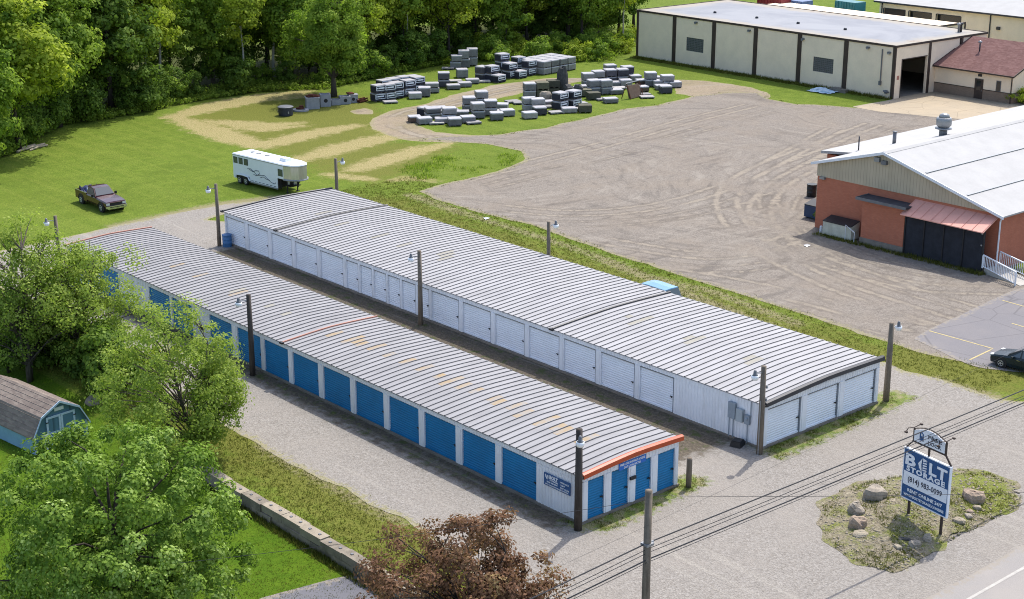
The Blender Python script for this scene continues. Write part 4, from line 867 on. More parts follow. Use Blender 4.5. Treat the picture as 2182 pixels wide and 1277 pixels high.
# ------------------------------------------------------------------ poles and lamps
def make_wood(name, c):
    m = NT(name); f = m.noise(9, 4, 0.7, m.scaled(m.pos, (1, 1, 0.06))); g = m.noise(3, 4, 0.6)
    col = m.mix(m.step(f, 0.3, 0.7), tuple(x*0.6 for x in c[:3])+(1,), c); col = m.mix(m.math('MULTIPLY', m.step(g, 0.45, 0.7), 0.4), col, tuple(x*1.25 for x in c[:3])+(1,))
    m.bump(f, 0.5, 0.03); return m.out(col, 0.9, 0, 0.1)
M['wood'] = make_wood('weathered_pole_wood', lit(168, 154, 138)); M['wood_dark'] = make_wood('dark_pole_wood', lit(112, 104, 98))
M['wire'] = plain('wire_black', (0.035, 0.033, 0.035, 1), 0.6)
def make_lens():
    m = NT('lamp_lens'); return m.out((0.82, 0.84, 0.86, 1), 0.25, 0, 0.5)
M['lens'] = make_lens()
def light_pole(x, y, h, az, label, mat='wood', r=0.15, extra=False, lean=0.0):
    t = thing('light_pole', label, 'light pole', (x, y, 0), 0, 'wooden yard light poles')
    q = MB(); q.tube([(0, 0, -0.3), (0.02, 0.01, h*.5), (lean, 0, h)], [r*1.12, r, r*.86], 9); q.build('pole', M[mat], t, smooth=True)
    dx, dy = math.cos(az), math.sin(az); zl = h-0.35; a = 0.72
    q = MB(); q.tube([(lean, 0, zl-0.05), (dx*a*.6+lean, dy*a*.6, zl+0.06), (dx*a+lean, dy*a, zl+0.02)], 0.03, 6); q.build('arm', M['galv'], t)
    lx, ly = dx*a+lean, dy*a
    q = MB(); q.lathe([(0.05, 0.30), (0.09, 0.22), (0.11, 0.04), (0.18, 0.0)][::-1], 10, 0, (lx, ly, zl)); hd = q.build('lamp_housing', M['gun_metal'], t, smooth=True)
    q = MB(); q.lathe([(0.17, -0.26), (0.21, -0.12), (0.20, 0.0)], 12, 0, (lx, ly, zl)); q.build('lamp_lens', M['lens'], hd, smooth=True)
    if extra:
        for z in (h-1.35, h-2.1):
            q = MB(); q.lathe([(0.04, 0), (0.09, 0.05), (0.05, 0.1), (0.09, 0.15), (0.04, 0.2)], 8, 0, (r+0.1, -0.05, z)); q.tube([(0, 0, z+.1), (r+.1, -.05, z+.1)], 0.03, 5); q.build('insulator', M['galv'], t)
        q = MB(); q.tube([(-r-0.02, -0.05, 0), (-r-0.02, -0.05, h*0.62)], 0.035, 6); q.build('conduit', M['galv'], t)
    return t
W_ = PI
light_pole(-0.50, -0.31, 5.4, -PI*0.72, 'light pole at the front corner of the blue-door building', 'wood_dark', 0.19)
light_pole(-0.83, 29.07, 5.34, PI, 'dark light pole halfway along the blue doors', 'wood_dark', 0.17)
light_pole(-0.81, 55.9, 5.1, PI, 'light pole at the rear end of the blue-door building behind the tree', 'wood')
light_pole(13.58, -0.07, 5.18, PI, 'light pole by the meter boxes at the front corner of the white-door building', 'wood', 0.17, True)
light_pole(13.24, 29.91, 5.33, PI, 'light pole in the alley halfway along the white doors', 'wood', 0.16)
light_pole(13.30, 56.56, 5.2, PI, 'light pole by the blue barrel at the rear corner of the white-door building', 'wood')
light_pole(25.51, 0.13, 4.97, 0.0, 'light pole on the grass at the right front corner of the white-door building', 'wood', 0.18)
light_pole(25.45, 30.2, 5.2, 0.0, 'light pole rising behind the middle of the white-door roof', 'wood')
light_pole(25.6, 57.4, 5.35, 0.0, 'light pole behind the rear right roof corner, near the horse trailer', 'wood')
q = MB(); q.tube([(0, 0, -0.3), (0.01, 0, 1.55), (0, 0, 1.66)], [0.16, 0.15, 0.13], 9); tag(q.build('wooden_post', M['wood'], loc=(7.4, -0.45, 0), smooth=True), 'short wooden post at the right front corner of the blue-door building', 'post')
# utility pole and wires
UPX, UPY = -7.18, -11.33
up = thing('utility_pole', 'wooden utility pole carrying the wires beside the road', 'utility pole', (UPX, UPY, 0))
q = MB(); q.tube([(0, 0, -0.5), (0, 0, 4), (0, 0, 8.0)], [0.19, 0.17, 0.15], 10); q.build('pole', M['wood'], up, smooth=True)
q = MB(); q.tube([(0.1, 0, 5.65), (0.3, -0.05, 5.65)], 0.05, 6); q.box((0, 0, 5.62), (0.40, 0.40, 0.10)); q.build('wire_clamp', M['galv'], up)
q = MB(); q.tube([(0.12, 0.1, 7.7), (0.32, 0.25, 7.62)], 0.05, 6); q.lathe([(0.05, 0), (0.09, 0.05), (0.05, 0.1), (0.09, 0.15), (0.04, 0.2)], 8, 0, (0.32, 0.25, 7.5)); q.build('insulator', M['galv'], up, smooth=True)
def wire(label, z0, yo, rad, sag, lab_extra=''):
    pts = []
    for a, b, s in (((-60, -13.6), (UPX, UPY), 1.2), ((UPX, UPY), (48, -12.7), 1.1)):
        for i in range(17):
            t = i/16; pts.append((a[0]+(b[0]-a[0])*t, a[1]+(b[1]-a[1])*t+yo, z0-sag*4*t*(1-t)*s+0.25*t*(1 if b[0] > 0 else 0)))
    q = MB(); q.tube(pts, rad, 5); return tag(q.build('overhead_wire', M['wire']), label, 'wire', 'overhead wires along the road')
wire('thick topmost of the bundled overhead wires along the road', 5.62, 0.05, 0.030, 0.10)
wire('thin overhead wire just below the thick topmost one', 5.38, 0.0, 0.015, 0.16)
wire('thin overhead wire in the middle of the road bundle', 5.20, 0.0, 0.015, 0.13)
wire('thick overhead wire second from the bottom of the road bundle', 4.93, -0.05, 0.030, 0.08)
wire('thin lowest overhead wire of the road bundle', 4.84, -0.1, 0.013, 0.10)
def free_wire(label, a, b, sag, rad):
    pts = [(a[0]+(b[0]-a[0])*t, a[1]+(b[1]-a[1])*t, a[2]+(b[2]-a[2])*t-sag*4*t*(1-t)) for t in np.linspace(0, 1, 20)]
    q = MB(); q.tube(pts, rad, 4); tag(q.build('overhead_wire', M['wire']), label, 'wire')
free_wire('thin service wire from the pole top towards the right past the sign', (UPX+0.3, UPY+0.2, 7.6), (*G(2260, 1047, 6.0), 6.0), 0.12, 0.010)
free_wire('thin service wire from the pole top across the red tree to the lawn side', (UPX, UPY, 7.6), (*G(380, 1200, 5.0), 5.0), 0.15, 0.010)
free_wire('faint thin wire above the road bundle', (*G(1100, 1250, 6.6), 6.6), (*G(2260, 700, 6.6), 6.6), 0.1, 0.006)
# clutter on the white building
mb = thing('meter_boxes', 'grey electric meter boxes with conduits on the white corrugated side wall', 'meter box', (14.15, 1.65, 0))
q = MB(); q.box((-0.11, 0.75, 1.75), (0.18, 0.52, 0.95)); q.build('breaker_box', M['grey_box'], mb)
q = MB(); q.box((-0.12, 0.18, 1.62), (0.20, 0.46, 0.75)); q.build('meter_cabinet', plain('grey_enclosure_light', (0.34, 0.38, 0.40, 1), 0.5), mb)
q = MB(); q.box((-0.09, -0.35, 1.50), (0.14, 0.34, 0.55)); q.lathe([(0.09, 0), (0.1, 0.1), (0.05, 0.14)], 10, 0, (-0.16, -0.35, 1.5)); q.build('meter', M['grey_box'], mb)
for y, z0, z1 in ((1.0, 0.1, 1.3), (0.7, 0.1, 1.3), (-0.35, 0.1, 1.25), (-0.55, 1.7, 2.6)):
    q = MB(); q.tube([(-0.06, y, z0), (-0.06, y, z1)], 0.03, 6); q.build('conduit', M['grey_box'], mb)
q = MB(); q.box((0, 0, 0.16), (0.75, 0.65, 0.32), taper=0.85); q.box((0, 0, 0.34), (0.55, 0.5, 0.05)); tag(q.build('plastic_crate', M['black'], loc=(13.55, 1.5, 0.0), rz=0.3), 'black plastic box on the ground under the meter boxes', 'crate')
drum((13.75, 56.05, 0), 0.38, 1.0, plain('blue_barrel', (0.05, 0.16, 0.36, 1), 0.5, var=0.25), 'open blue barrel at the rear corner of the white-door building')
q = MB(); q.box((3.56, -0.09, 1.55), (0.40, 0.10, 0.16)); tag(q.build('mail_slot_box', M['black']), 'small black drop box between the middle blue front doors', 'box')
# ------------------------------------------------------------------ lettering
M['sign_blue'] = plain('sign_blue', (0.008, 0.075, 0.22, 1), 0.4, var=0.08, scale=1.5)
M['sign_bright'] = plain('banner_blue', (0.02, 0.14, 0.50, 1), 0.5, var=0.1)
M['sign_white'] = plain('sign_white', (0.74, 0.77, 0.82, 1), 0.45, var=0.04)
M['sign_ink'] = plain('sign_dark_ink', (0.03, 0.04, 0.07, 1), 0.5, var=0.05)
M['sign_steel'] = plain('rusty_sign_steel', (0.060, 0.040, 0.032, 1), 0.7, var=0.3, scale=4)
def text(body, size, width, mat, parent, loc, rot, bold=0.0, name='lettering', depth=0.004, align='LEFT', space=1.0):
    cu = bpy.data.curves.new(name, 'FONT'); cu.body = body; cu.size = size; cu.offset = bold; cu.extrude = depth; cu.resolution_u = 2; cu.align_x = align; cu.space_character = space
    t = bpy.data.objects.new(name, cu); COL.objects.link(t); dg = bpy.context.evaluated_depsgraph_get(); dg.update()
    me = bpy.data.meshes.new_from_object(t.evaluated_get(dg)); bpy.data.objects.remove(t, do_unlink=True)
    co = np.empty(len(me.vertices)*3, np.float32); me.vertices.foreach_get('co', co); co = co.reshape(-1, 3)
    if width:
        x0, x1 = co[:, 0].min(), co[:, 0].max(); k = width/(x1-x0); co[:, 0] = (co[:, 0]-(x0 if align == 'LEFT' else (x0+x1)/2))*k
        me.vertices.foreach_set('co', co.ravel())
    me.materials.clear(); me.materials.append(M[mat]); me.update()
    o = put(name, me, parent, loc); o.rotation_euler = rot; return o
RL = (PI/2, 0, -PI/2)           # text on a wall that faces -X
# wall sign on the side of the blue-door building (faces -X, reads towards -Y)
ws = thing('wall_sign', 'blue company sign with white lettering on the corrugated side wall', 'sign', (-0.075, 2.66, 0))
q = MB(); q.b2((-0.015, -1.95, 1.36), (0.015, 0, 2.03)); q.build('panel', M['sign_blue'], ws)
X_ = -0.022
q = MB()
for k, (a, b) in enumerate(((0.35, 0.95), (0.35, 0.60))): pass
q.add([(X_, -0.10, 1.95), (X_, -0.16, 1.98), (X_, -0.22, 1.82), (X_, -0.28, 1.70), (X_, -0.20, 1.73), (X_, -0.12, 1.82)], [(0, 5, 4, 3, 2, 1)]); q.add([(X_, -0.30, 1.72), (X_, -0.34, 1.80), (X_, -0.34, 1.94), (X_, -0.27, 1.97), (X_, -0.26, 1.86)], [(0, 4, 3, 2, 1)]); q.build('emblem', M['sign_white'], ws)
text('BOLT', 0.26, 0.62, 'sign_white', ws, (X_, -0.42, 1.80), RL, 0.012)
text('STORAGE', 0.10, 0.60, 'sign_white', ws, (X_, -0.44, 1.69), RL, 0.004)
text('(814) 983-0099', 0.12, 0.80, 'sign_white', ws, (X_, -0.22, 1.55), RL, 0.003)
text('WWW.BOLTSTORAGE.COM/ERIE', 0.10, 1.72, 'sign_white', ws, (X_, -0.10, 1.41), RL, 0.002)
for k, s in enumerate(('FREE LOCK', '24/7', 'RENT ONLINE')): text(s, 0.11, (0.62, 0.34, 0.62)[k], 'sign_white', ws, (X_, -1.24, 1.83-k*0.15), RL, 0.003)
fs = thing('banner_sign', 'small bright blue banner with two white lines above the front doors', 'sign', (2.55, -0.045, 0))
q = MB(); q.b2((0, -0.015, 2.20), (1.95, 0.012, 2.58)); q.build('panel', M['sign_bright'], fs)
text('FREE LOCK INSTANT ACCESS', 0.16, 1.8, 'sign_white', fs, (0.07, -0.022, 2.42), (PI/2, 0, 0), 0.004)
text('24/7 LOW RATES', 0.15, 1.2, 'sign_white', fs, (0.36, -0.022, 2.24), (PI/2, 0, 0), 0.004)
# the big roadside sign
def big_sign():
    b1, b2 = Vector((*G(1933, 1103, 0.15), 0.1)), Vector((*G(2002, 1138, 0.15), 0.1)); d = b2-b1; L = d.length
    t = thing('roadside_sign', 'blue and white storage company sign on two rusty steel posts', 'sign', b1, math.atan2(d.y, d.x))
    zb, zt = 1.12, 3.72; x0, x1 = -0.42, L+0.36; W = x1-x0
    for x in (0, L): q = MB(); q.tube([(x, 0.06, -0.4), (x, 0.06, zt-0.2)], 0.075, 8); q.build('post', M['sign_steel'], t)
    q = MB(); q.b2((x0, -0.09, zb), (x1, 0.02, zt)); q.build('panel', M['sign_blue'], t)
    f = -0.10
    q = MB(); e = 0.055
    q.b2((x0-e, f-0.01, zb-e), (x1+e, 0.03, zb)); q.b2((x0-e, f-0.01, zt), (x1+e, 0.03, zt+e)); q.b2((x0-e, f-0.01, zb), (x0, 0.03, zt)); q.b2((x1, f-0.01, zb), (x1+e, 0.03, zt)); q.build('frame', M['sign_white'], t)
    z1, z0 = zb+(zt-zb)*0.55, zb+(zt-zb)*0.27
    q = MB(); q.b2((x0+0.04, f-0.002, z0), (x1-0.04, f+0.005, z1)); q.build('phone_panel', M['sign_white'], t)
    R = (PI/2, 0, 0); y = f-0.012
    # BOLT with the faceted emblem in place of the O
    text('B', 0.82, W*0.235, 'sign_white', t, (x0+0.10, y, zt-0.78), R, 0.03); text('L', 0.82, W*0.17, 'sign_white', t, (x0+W*0.565, y, zt-0.78), R, 0.03); text('T', 0.82, W*0.225, 'sign_white', t, (x0+W*0.735, y, zt-0.78), R, 0.03)
    cx, cz = x0+W*0.415, zt-0.50; q = MB(); rr = 0.30
    q.add([(cx-.28, y, cz+.02), (cx-.03, y, cz+.36), (cx-.08, y, cz+.02), (cx-.02, y, cz-.38), (cx-.2, y, cz-.2)], [(0, 4, 3, 2, 1)])
    for k in range(5):
        zz = cz-0.24+k*0.125; q.add([(cx+.02, y, zz-.05), (cx+.28, y, zz+.0), (cx+.28, y, zz+.06), (cx+.02, y, zz+.03)], [(0, 1, 2, 3)])
    q.add([(cx+.0, y, cz+.38), (cx+.02, y, cz+.30), (cx+.28, y, cz+.28), (cx+.24, y, cz+.34)], [(0, 1, 2, 3)]); q.add([(cx+.02, y, cz-.38), (cx+.28, y, cz-.26), (cx+.28, y, cz-.30)], [(0, 2, 1)]); q.build('emblem', M['sign_white'], t)
    text('STORAGE', 0.36, W*0.86, 'sign_white', t, (x0+W*0.07, y, z1+0.07), R, 0.016, space=1.2)
    text('(814) 983-0099', 0.40, W*0.76, 'sign_ink', t, (x0+W*0.12, y, z0+0.24), R, 0.004)
    text('RENT ONLINE 24/7', 0.24, W*0.78, 'sign_white', t, (x0+W*0.13, y, zb+0.40), R, 0.008)
    text('WWW.BOLTSTORAGE.COM/ERIE', 0.19, W*0.90, 'sign_white', t, (x0+W*0.05, y, zb+0.14), R, 0.006)
    # upper arch with the small sign
    zu = zt+0.50; zh = zu+0.72; a, b = x0+0.42, x1-0.42
    q = MB(); q.tube([(x0+.02, 0, zt+0.05), (a, 0, zu), (a, 0, zh-0.05)], 0.055, 6); q.tube([(x1-.02, 0, zt+0.05), (b, 0, zu), (b, 0, zh-0.05)], 0.055, 6); q.tube([(a, 0, zu), (b, 0, zu)], 0.055, 6); q.tube([((a+b)/2, 0, zt), ((a+b)/2, 0, zu)], 0.06, 6)
    q.tube([(a+(b-a)*k/8, 0, zh-0.06+0.28*math.sin(PI*k/8)) for k in range(9)], 0.025, 5); q.build('arch_frame', M['sign_steel'], t)
    q = MB(); n = 8; P = [(a+.05, zu+.06), (b-.05, zu+.06)]+[(a+.05+(b-a-.1)*(1-k/n), zh-0.12+0.26*math.sin(PI*k/n)) for k in range(n+1)]; q.slab(P, 'y', -0.05, 0.0); up_ = q.build('top_panel', M['sign_white'], t)
    text('FREE', 0.26, (b-a)*0.42, 'sign_ink', t, (a+(b-a)*.46, -0.06, zu+0.46), R, 0.004); text('LOCK', 0.26, (b-a)*0.42, 'sign_ink', t, (a+(b-a)*.46, -0.06, zu+0.16), R, 0.004)
    q = MB(); cx, cz = a+(b-a)*.26, zu+0.36; q.b2((cx-.13, -0.064, cz-.16), (cx+.13, -0.055, cz+.08)); q.tube([(cx-.09, -.06, cz+.08), (cx-.09, -.06, cz+.2), (cx, -.06, cz+.28), (cx+.09, -.06, cz+.2), (cx+.09, -.06, cz+.08)], 0.03, 5); q.build('padlock_emblem', M['sign_blue'], t)
    q = MB(); q.lathe([(0.03, 0), (0.03, 0.012)], 8, 0, (0, 0, 0)); 
    for xx, sg in ((a, -1), (b, -1)):
        q = MB(); q.tube([(xx, 0, zh), (xx, -0.45, zh+0.06), (xx, -0.58, zh-0.10)], 0.025, 5); q.tube([(xx, 0, zh), (xx, 0.42, zh+0.08)], 0.025, 5); q.box((xx, -0.58, zh-0.12), (0.14, 0.10, 0.08)); q.box((xx, 0.46, zh+0.06), (0.14, 0.10, 0.08)); q.build('sign_lamp', M['sign_steel'], t)
big_sign()
# ------------------------------------------------------------------ rocks
def rock_mesh(seed, sx, sy, sz, mat, flat=0.25, n=11, m_=7):
    r_ = random.Random(seed); ph = [(r_.uniform(0, 6), r_.uniform(1, 3.4), r_.uniform(0, 6), r_.uniform(.04, .12)) for _ in range(6)]; V = []; F = []
    for j in range(m_+1):
        th = PI*j/m_
        for i in range(n):
            a = 2*PI*i/n; d = Vector((math.sin(th)*math.cos(a), math.sin(th)*math.sin(a), math.cos(th)))
            k = 1+sum(w_*math.sin(p+f*(d.x*1.7+d.z*1.1)+q_+f*d.y*1.3) for p, f, q_, w_ in ph)+r_.uniform(-.09, .09)
            x, y, z = d*k; e = 0.62 if seed % 2 else 0.8; p3 = [abs(v)**e*math.copysign(1, v) for v in (x, y, z)]
            V.append((p3[0]*sx/2, p3[1]*sy/2, max(p3[2]*sz*0.62, -sz*flat)+sz*flat))
    for j in range(m_):
        for i in range(n): i2 = (i+1) % n; F.append((j*n+i, (j+1)*n+i, (j+1)*n+i2, j*n+i2))
    m = MB(); m.add(V, F); return m.mesh('rock', mat, smooth=False)
def make_stone(name, c, d):
    m = NT(name); f = m.noise(2.2, 5, 0.7); g = m.noise(14, 4, 0.7)
    col = m.mix(m.step(f, 0.35, 0.65), c, d); col = m.mix(m.math('MULTIPLY', m.step(g, 0.45, 0.7), 0.45), col, tuple(x*0.55 for x in c[:3])+(1,)); m.bump(m.math('ADD', f, g), 0.6, 0.08); return m.out(col, 0.9, 0, 0.2)
M['stone_pink'] = make_stone('pink_granite', lit(222, 198, 172), lit(202, 178, 158)); M['stone_grey'] = make_stone('grey_fieldstone', lit(198, 184, 166), lit(220, 206, 186)); M['stone_pale'] = make_stone('pale_fieldstone', lit(224, 210, 184), lit(204, 188, 162)); M['stone_dark'] = make_stone('dark_slate', lit(92, 92, 92), lit(122, 120, 116))
for i, (px, py, sx, sy, sz, mt, lb) in enumerate([
    (1864, 1062, 1.35, 1.1, 1.0, 'stone_grey', 'large flat-topped grey boulder, biggest on the left of the sign'),
    (1825, 1092, 1.05, .9, .75, 'stone_grey', 'brown grey boulder second from the top on the left of the sign'),
    (1827, 1124, 1.0, .9, .85, 'stone_pink', 'rounded brown boulder third from the top on the left of the sign'),
    (1834, 1140, 1.0, .8, .35, 'stone_pale', 'low pale stone half buried at the bottom of the boulder column'),
    (1902, 1072, .55, .45, .35, 'stone_pale', 'small pale stone next to the large flat-topped boulder'),
    (2073, 1066, 1.3, 1.05, .85, 'stone_pink', 'large pinkish boulder on the grass right of the sign'),
    (2082, 1083, .50, .40, .30, 'stone_pale', 'small pale stone just below the large pinkish boulder'),
    (2066, 1090, .45, .4, .25, 'stone_pink', 'small brown stone between pale stones right of the sign'),
    (2064, 1100, .5, .4, .25, 'stone_grey', 'small grey stone right of the sign post'),
    (2044, 1110, .85, .5, .28, 'stone_pale', 'flat pale wedge stone by the right sign post'),
    (1950, 1160, .7, .5, .35, 'stone_grey', 'low stone in the shadow of the sign'),
    (1975, 1148, .5, .45, .4, 'stone_grey', 'rounded stone at the foot of the right sign post'),
    (1912, 1166, .55, .4, .25, 'stone_pale', 'pale stone at the lower edge of the sign shadow'),
    (1925, 1150, .9, .5, .22, 'stone_dark', 'flat dark slab in the shadow of the sign')]):
    x, y = G(px, py, 0.2); tag(put('boulder', rock_mesh(i*7+3, sx*.88, sy*.88, sz*.88, M[mt]), None, (x, y, 0.12), i*0.9), lb, 'rock', 'stones around the roadside sign')
# pebbles strewn over the island
ri = np.random.default_rng(3); V = []; F = []; n_ = 0
bx_ = np.array(ISL); pts = np.column_stack([ri.uniform(bx_[:, 0].min(), bx_[:, 0].max(), 5000), ri.uniform(bx_[:, 1].min(), bx_[:, 1].max(), 5000)])
sdv = sd_poly(pts[:, 0], pts[:, 1], ISL); keep = pts[(sdv > 0.1) & (ri.random(5000) < 0.5)]
OCT = np.array([(1, 0, 0), (0, 1, 0), (-1, 0, 0), (0, -1, 0), (0, 0, .7), (0, 0, -.5)]); OF = np.array([(0, 1, 4), (1, 2, 4), (2, 3, 4), (3, 0, 4), (1, 0, 5), (2, 1, 5), (3, 2, 5), (0, 3, 5)])
s_ = 0.03+0.09*ri.random(len(keep))**3; ang = ri.random(len(keep))*6.28
hz = 0.03+0.30*np.clip(sd_poly(keep[:, 0], keep[:, 1], ISL)/2.5, 0, 1)*(1+0.35*fbm(keep[:, 0], keep[:, 1], 1.2, 2, 5))
ca, sa = np.cos(ang), np.sin(ang)
VV = np.stack([(OCT[None, :, 0]*ca[:, None]-OCT[None, :, 1]*sa[:, None])*s_[:, None]+keep[:, 0:1], (OCT[None, :, 0]*sa[:, None]+OCT[None, :, 1]*ca[:, None])*s_[:, None]+keep[:, 1:2], OCT[None, :, 2]*s_[:, None]+hz[:, None]], -1).reshape(-1, 3)
FF = (OF[None]+6*np.arange(len(keep))[:, None, None]).reshape(-1, 3)
o = put('pebbles', np_mesh('pebbles', VV, FF, M['stone_pale'])); o['kind'] = 'stuff'; o['label'] = 'pebbles strewn over the sign island'
# ------------------------------------------------------------------ vehicles
def carpaint(name, c, rough=0.25):
    m = NT(name); f = m.noise(1.5, 3); m.b.inputs['Coat Weight'].default_value = 0.35; m.b.inputs['Coat Roughness'].default_value = 0.06
    return m.out(m.mix(m.step(f, 0.3, 0.7), tuple(x*0.85 for x in c[:3])+(1,), c), rough, 0.15, 0.5)
M['maroon'] = carpaint('maroon_paint', (0.055, 0.012, 0.018, 1)); M['suv_blue'] = carpaint('blue_paint', (0.10, 0.26, 0.42, 1))
M['chrome'] = plain('chrome', (0.62, 0.62, 0.64, 1), 0.18, 0.9, var=0.1); M['rubber'] = plain('tyre_rubber', (0.020, 0.020, 0.021, 1), 0.85, var=0.2); M['rim'] = plain('alloy_rim', (0.48, 0.49, 0.50, 1), 0.35, 0.5)
M['headlamp'] = plain('headlamp_glass', (0.60, 0.60, 0.58, 1), 0.12, spec=0.6); M['white_gel'] = plain('white_trailer_paint', (0.72, 0.75, 0.78, 1), 0.35, var=0.04); M['decal'] = plain('dark_decal', (0.06, 0.075, 0.10, 1), 0.5)
def make_glass(name, c):
    m = NT(name); return m.out(c, 0.05, 0.0, 0.9)
M['car_glass'] = make_glass('car_glass', (0.045, 0.06, 0.07, 1))
M['polished'] = plain('polished_aluminium', (0.60, 0.58, 0.56, 1), 0.22, 0.6, var=0.12, scale=2.0, stretch=(3, 3, 0.3))
M['tail'] = plain('tail_lamp', (0.35, 0.02, 0.02, 1), 0.2)
def wheel(parent, x, y, r, wd=0.24):
    s = 1 if y > 0 else -1; q = MB(); q.tube([(0, -wd/2, 0), (0, -wd*.32, 0), (0, wd*.32, 0), (0, wd/2, 0)], [r*.86, r, r, r*.86], 16); o = q.build('wheel', M['rubber'], parent, smooth=False, loc=(x, y, r))
    q = MB(); q.tube([(0, s*(wd/2-0.03), 0), (0, s*(wd/2+0.012), 0)], [r*.62, r*.60], 14)
    rim = q.build('rim', M['rim'], o)
    q = MB()
    for k in range(5):
        a = 2*PI*k/5; q.box((0.36*r*math.cos(a), s*(wd/2+0.014), 0.36*r*math.sin(a)), (0.10, 0.012, 0.10))
    q.build('rim_hole', M['black'], o)
def loft(st, mats_fn, paint):
    """stations: x, [(half width, z) from sill to roof centre]"""
    m = MB(); n = len(st[0][1]); V = []
    for x, ring in st:
        V += [(x, -y, z) for y, z in ring]+[(x, y, z) for y, z in ring[::-1]]
    k = 2*n
    for i in range(len(st)-1):
        for j in range(k-1): m.f.append((i*k+j, i*k+j+1, (i+1)*k+j+1, (i+1)*k+j)); m.m.append(0)
        m.f.append((i*k+k-1, i*k, (i+1)*k, (i+1)*k+k-1)); m.m.append(0)
    m.f.append(tuple(range(k))[::-1]); m.m.append(0); m.f.append(tuple((len(st)-1)*k+j for j in range(k))); m.m.append(0)
    m.v = V; return m
def quad_on(a, b, c, d, out, parent, name, mat, inset=0.08, lift=None):
    lift = lift or (0.055 if name in ('windshield', 'rear_window') else 0.014)
    P = [Vector(p) for p in (a, b, c, d)]; ctr = sum(P, Vector())/4; nrm = (P[1]-P[0]).cross(P[3]-P[0]).normalized()
    if nrm.dot(Vector(out)) < 0: nrm = -nrm
    Q = []
    for p in P:
        dd = ctr-p; Q.append(p+dd.normalized()*min(inset, dd.length*.4)+nrm*lift)
    q = MB(); q.add(Q+[p-nrm*lift*1.4 for p in Q], [(0, 1, 2, 3), (0, 4, 5, 1), (1, 5, 6, 2), (2, 6, 7, 3), (3, 7, 4, 0)]); return q.build(name, M[mat], parent)
def pickup():
    t = thing('pickup_truck', 'maroon pickup truck with loaded bed parked on the grass', 'truck', (12.3, 75.05, 0), math.radians(-91.3))
    hw = 1.0
    # body below the belt line, with the open bed behind
    st = []
    for x, zt, k in ((3.02, 0.92, .90), (2.95, 1.02, .96), (2.2, 1.10, 1.0), (1.25, 1.16, 1.0), (0.9, 1.18, 1.0), (-0.75, 1.18, 1.0)):
        st.append((x, [(hw*k*.90, 0.42), (hw*k, 0.62), (hw*k, zt-0.12), (hw*k*.94, zt), (0, zt+0.03)]))
    q = loft(st[::-1], None, None); body = q.build('body', M['maroon'], t)
    q = MB(); 
    for s in (-1, 1): q.b2((-3.05, s*hw, 0.45), (-0.76, s*(hw-0.12), 1.18))
    q.b2((-3.05, -hw+.12, 0.5), (-2.95, hw-.12, 1.18)); q.b2((-2.95, -hw+.12, 0.55), (-0.76, hw-.12, 0.66)); q.build('bed', M['maroon'], t)
    for s in (-1, 1): q = MB(); q.b2((-3.03, s*(hw+0.005), 1.18), (-0.8, s*(hw-0.10), 1.215)); q.build('bed_rail', M['chrome'] if s < 0 else M['black'], t)
    # cab
    cb = [(0.95, .92, 1.17, .92, 1.19), (0.28, .92, 1.17, .74, 1.80), (-0.2, .92, 1.17, .74, 1.86), (-0.72, .92, 1.17, .75, 1.83), (-0.86, .92, 1.17, .80, 1.20)]
    q = loft([(x, [(a, z0), (a, z0+0.01), (b, z1), (0, z1+0.03)]) for x, a, z0, b, z1 in cb][::-1], None, None); cab = q.build('cab', M['maroon'], t)
    quad_on((0.95, -.92, 1.19), (0.95, .92, 1.19), (0.28, .74, 1.80), (0.28, -.74, 1.80), (1, 0, .6), t, 'windshield', 'car_glass', 0.09)
    quad_on((-0.86, -.80, 1.2), (-0.86, .80, 1.2), (-0.72, .75, 1.83), (-0.72, -.75, 1.83), (-1, 0, .2), t, 'rear_window', 'car_glass', 0.12)
    for s in (-1, 1):
        quad_on((0.82, s*.915, 1.2), (-0.70, s*.92, 1.2), (-0.66, s*.765, 1.78), (0.28, s*.765, 1.76), (0, s, .2), t, 'side_window', 'car_glass', 0.08)
        q = MB(); q.box((0.72, s*1.12, 1.25), (0.10, 0.20, 0.24)); q.box((0.72, s*1.0, 1.2), (0.05, 0.18, 0.05)); q.build('side_mirror', M['black'], t)
        q = MB(); q.b2((3.03, s*0.60, 0.74), (2.98, s*0.93, 0.93)); q.build('headlight', M['headlamp'], t)
        q = MB(); q.b2((-3.07, s*.98, 0.75), (-3.04, s*.80, 1.1)); q.build('tail_light', M['tail'], t)
        for x in (2.05, -1.95):
            wheel(t, x, s*0.90, 0.40, 0.26)
            q = MB(); q.tube([(x+0.52*math.cos(a), s*(hw+0.012), 0.42+0.52*math.sin(a)) for a in np.linspace(0, PI, 9)], 0.035, 5); q.build('wheel_arch', M['black'], t)
            q = MB(); q.tube([(x, s*(hw-0.20), 0.42), (x, s*(hw+0.006), 0.42)], 0.49, 14); q.build('wheel_well', M['black'], t)
    q = MB(); q.b2((3.04, -.56, .70), (3.0, .56, .93)); q.build('grille', M['black'], t)
    q = MB(); q.b2((3.06, -.6, .93), (2.98, .6, .97)); q.build('grille_bar', M['maroon'], t)
    q = MB(); q.box((3.06, 0, 0.58), (0.16, 1.96, 0.20)); q.box((3.10, 0, 0.44), (0.10, 1.7, 0.07)); q.box((3.145, 0, 0.57), (0.01, 1.3, 0.06), 1); q.build('front_bumper', [M['chrome'], M['black']], t)
    q = MB(); q.box((-3.10, 0, 0.55), (0.14, 1.9, 0.2)); q.build('rear_bumper', M['chrome'], t)
    return t
pickup()
cg = thing('truck_cargo', 'dark tarps and white tote heaped in the pickup bed', 'cargo', (12.35, 77.0, 0.66), math.radians(-91))
cr_ = plain('navy_tarp', (0.05, 0.06, 0.13, 1), 0.6, var=0.4, scale=3)
